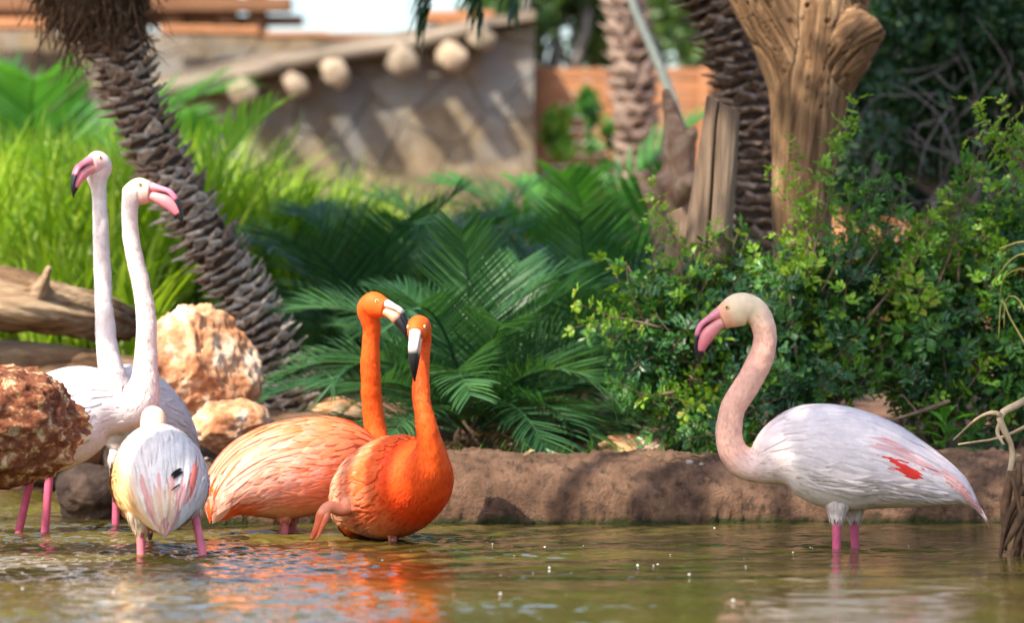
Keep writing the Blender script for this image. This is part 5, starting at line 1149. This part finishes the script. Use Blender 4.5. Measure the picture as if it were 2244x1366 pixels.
# front orange flamingo
d = 10.28
r3, s3 = flamingo('flamingo', 'vivid orange flamingo low in the water facing the camera, front one of the orange pair', (P(862, 0, d).x, d + 0.03), (0.44, -0.90), 0.148, 0.98,
         npx([(926, 1056, 82, 10.13), (940, 1022, 55, 10.085), (944, 990, 36, 10.06), (938, 950, 26.5, 10.04), (925, 890, 21.5, 10.04), (922, 841, 20.5, 10.06), (924, 780, 18.5, 10.08), (926, 745, 20, 10.09)], d),
         P(911, 738, 10.0), (-0.16, -1), -0.30, 0.90, OrangePal(body=(0.93, 0.23, 0.07), pink=(0.95, 0.47, 0.27), breast=(0.93, 0.075, 0.007)),
         [([(*P(775, 1100, 10.30), 0.030), (*P(748, 1118, 10.28), 0.020), (*P(722, 1112, 10.26), 0.017), (*P(706, 1130, 10.25), 0.017), (*P(697, 1152, 10.24), 0.012), (*P(682, 1184, 10.23), 0.005)], (0.84, 0.17, 0.07)),
          ([(*P(715, 1112, 10.26), 0.014), (*P(712, 1140, 10.24), 0.010), (*P(702, 1165, 10.23), 0.006), (*P(694, 1183, 10.22), 0.003)], (0.84, 0.20, 0.09)),
          (leg(P(860, 1120, d), P(860, 1180, d), (P(860, 0, d).x, d, -0.34), 0.012), (0.7, 0.2, 0.2))], 3, pitch_body=0.16, shape=BLUNT, head_first=1)

# left flamingo, facing right
d = 10.7
flamingo('flamingo', 'white flamingo with pink bill facing right, partly behind the red rock', (P(112, 0, d).x, d), (1, 0.0), 0.318, 1.0,
         npx([(292, 893, 52), (310, 868, 42), (318, 838, 32), (320, 797, 26), (321, 737, 22.5), (318, 678, 21.5), (308, 619, 20), (296, 570, 19), (287, 520, 18.5), (284, 470, 18), (286, 440, 20), (293, 420, 27)], d),
         P(333, 420, d), (1, -0.2), 0.36, 0.98, PalePal(neck=(0.83, 0.68, 0.645), head=(0.86, 0.62, 0.54), face=(0.86, 0.47, 0.42)),
         [(leg(P(110, 1000, d - .05), P(108, 1040, d - .05), (P(84, 0, d).x, d - .05, -0.34), 0.0125), PINKLEG), (leg(P(80, 1000, d + .05), P(68, 1045, d + .05), (P(-20, 0, d).x, d + .05, -0.34), 0.0125), PINKLEG)], 4, pitch_body=0.22, head_first=2)

# leftmost neck, body turned
d = 11.2
flamingo('flamingo', 'white flamingo with the tallest neck and black bill tip turned left, behind the others', (P(306, 0, d).x, d), (-0.40, -0.9), 0.325, 0.98,
         npx([(256, 872, 48, 10.97), (250, 845, 38, 10.95), (244, 812, 30, 10.95), (237, 775, 26, 10.96), (232, 737, 23.5, 10.97), (228, 678, 20.5, 10.98), (225, 619, 19.5, 11), (222, 533, 18.5, 11), (218, 440, 16, 11), (216, 408, 18, 11), (214, 385, 25, 11)], d),
         P(197, 360, 10.96), (-0.6, -0.66), 0.16, 0.88, PalePal(neck=(0.83, 0.74, 0.72), head=(0.85, 0.68, 0.63), face=(0.85, 0.50, 0.50)),
         [(leg(P(265, 1010, 11.1), P(256, 1060, 11.1), (P(246, 0, 11.1).x, 11.1, -0.34), 0.012), PINKLEG), (leg(P(320, 1000, 11.25), P(325, 1060, 11.25), (P(330, 0, 11.25).x, 11.25, -0.34), 0.012), PINKLEG)], 5, pitch_body=0.18, head_first=2)

# preening/feeding bird seen from behind, tail towards the camera
d = 9.86
def ex6(side):
    out = []
    if side < 0:
        for (q0, a0, ln, w) in ((0.215, 1.15, 0.022, 0.014), (0.205, 1.10, 0.020, 0.012), (0.155, 1.13, 0.016, 0.006)): out.append((q0, a0, ln, w, (0.012, 0.012, 0.014), 0.008, 0.25))
    for k in range(5): out.append((0.15 - 0.008 * k, 1.5 - 0.10 * k, 0.06, 0.010, ((0.89, 0.74, 0.56), (0.88, 0.54, 0.40), (0.88, 0.64, 0.48))[k % 3], 0.006, 0.05))
    return out
o6 = Vector((P(348, 0, d).x, d, 0)); f6 = Vector((-0.15, 0.99, 0)).normalized()
def N6(f_, z, r, s=0): return (o6 + f6 * f_ + Vector((0.99, 0.15, 0)) * s + Vector((0, 0, z)), r)
flamingo('flamingo', 'white and cream flamingo seen from behind, tail towards the camera and head lowered', (o6.x, o6.y), f6, 0.196, 0.96,
         [N6(0.235, 0.215, 0.048), N6(0.255, 0.265, 0.040), N6(0.27, 0.322, 0.038), N6(0.295, 0.352, 0.038), N6(0.325, 0.338, 0.036), N6(0.345, 0.28, 0.031), N6(0.355, 0.22, 0.029), N6(0.36, 0.17, 0.029)],
         o6 + f6 * 0.43 + Vector((0, 0, 0.115)), f6, -0.2, 0.92, RearPal(neck=(0.84, 0.60, 0.44), belly=(0.86, 0.60, 0.38), body=(0.86, 0.78, 0.75), creep=0.55),
         [(leg(P(312, 1130, 9.66), P(309, 1178, 9.66), (P(312, 0, 9.66).x, 9.66, -0.34), 0.0115, 0.05), (0.80, 0.20, 0.24)), (leg(P(418, 1085, 9.72), P(428, 1135, 9.7), (P(505, 0, 9.66).x, 9.62, -0.34), 0.0115, 0.045), (0.80, 0.20, 0.27))], 6, extra=ex6, pitch_body=0.06, shape=ROUND)
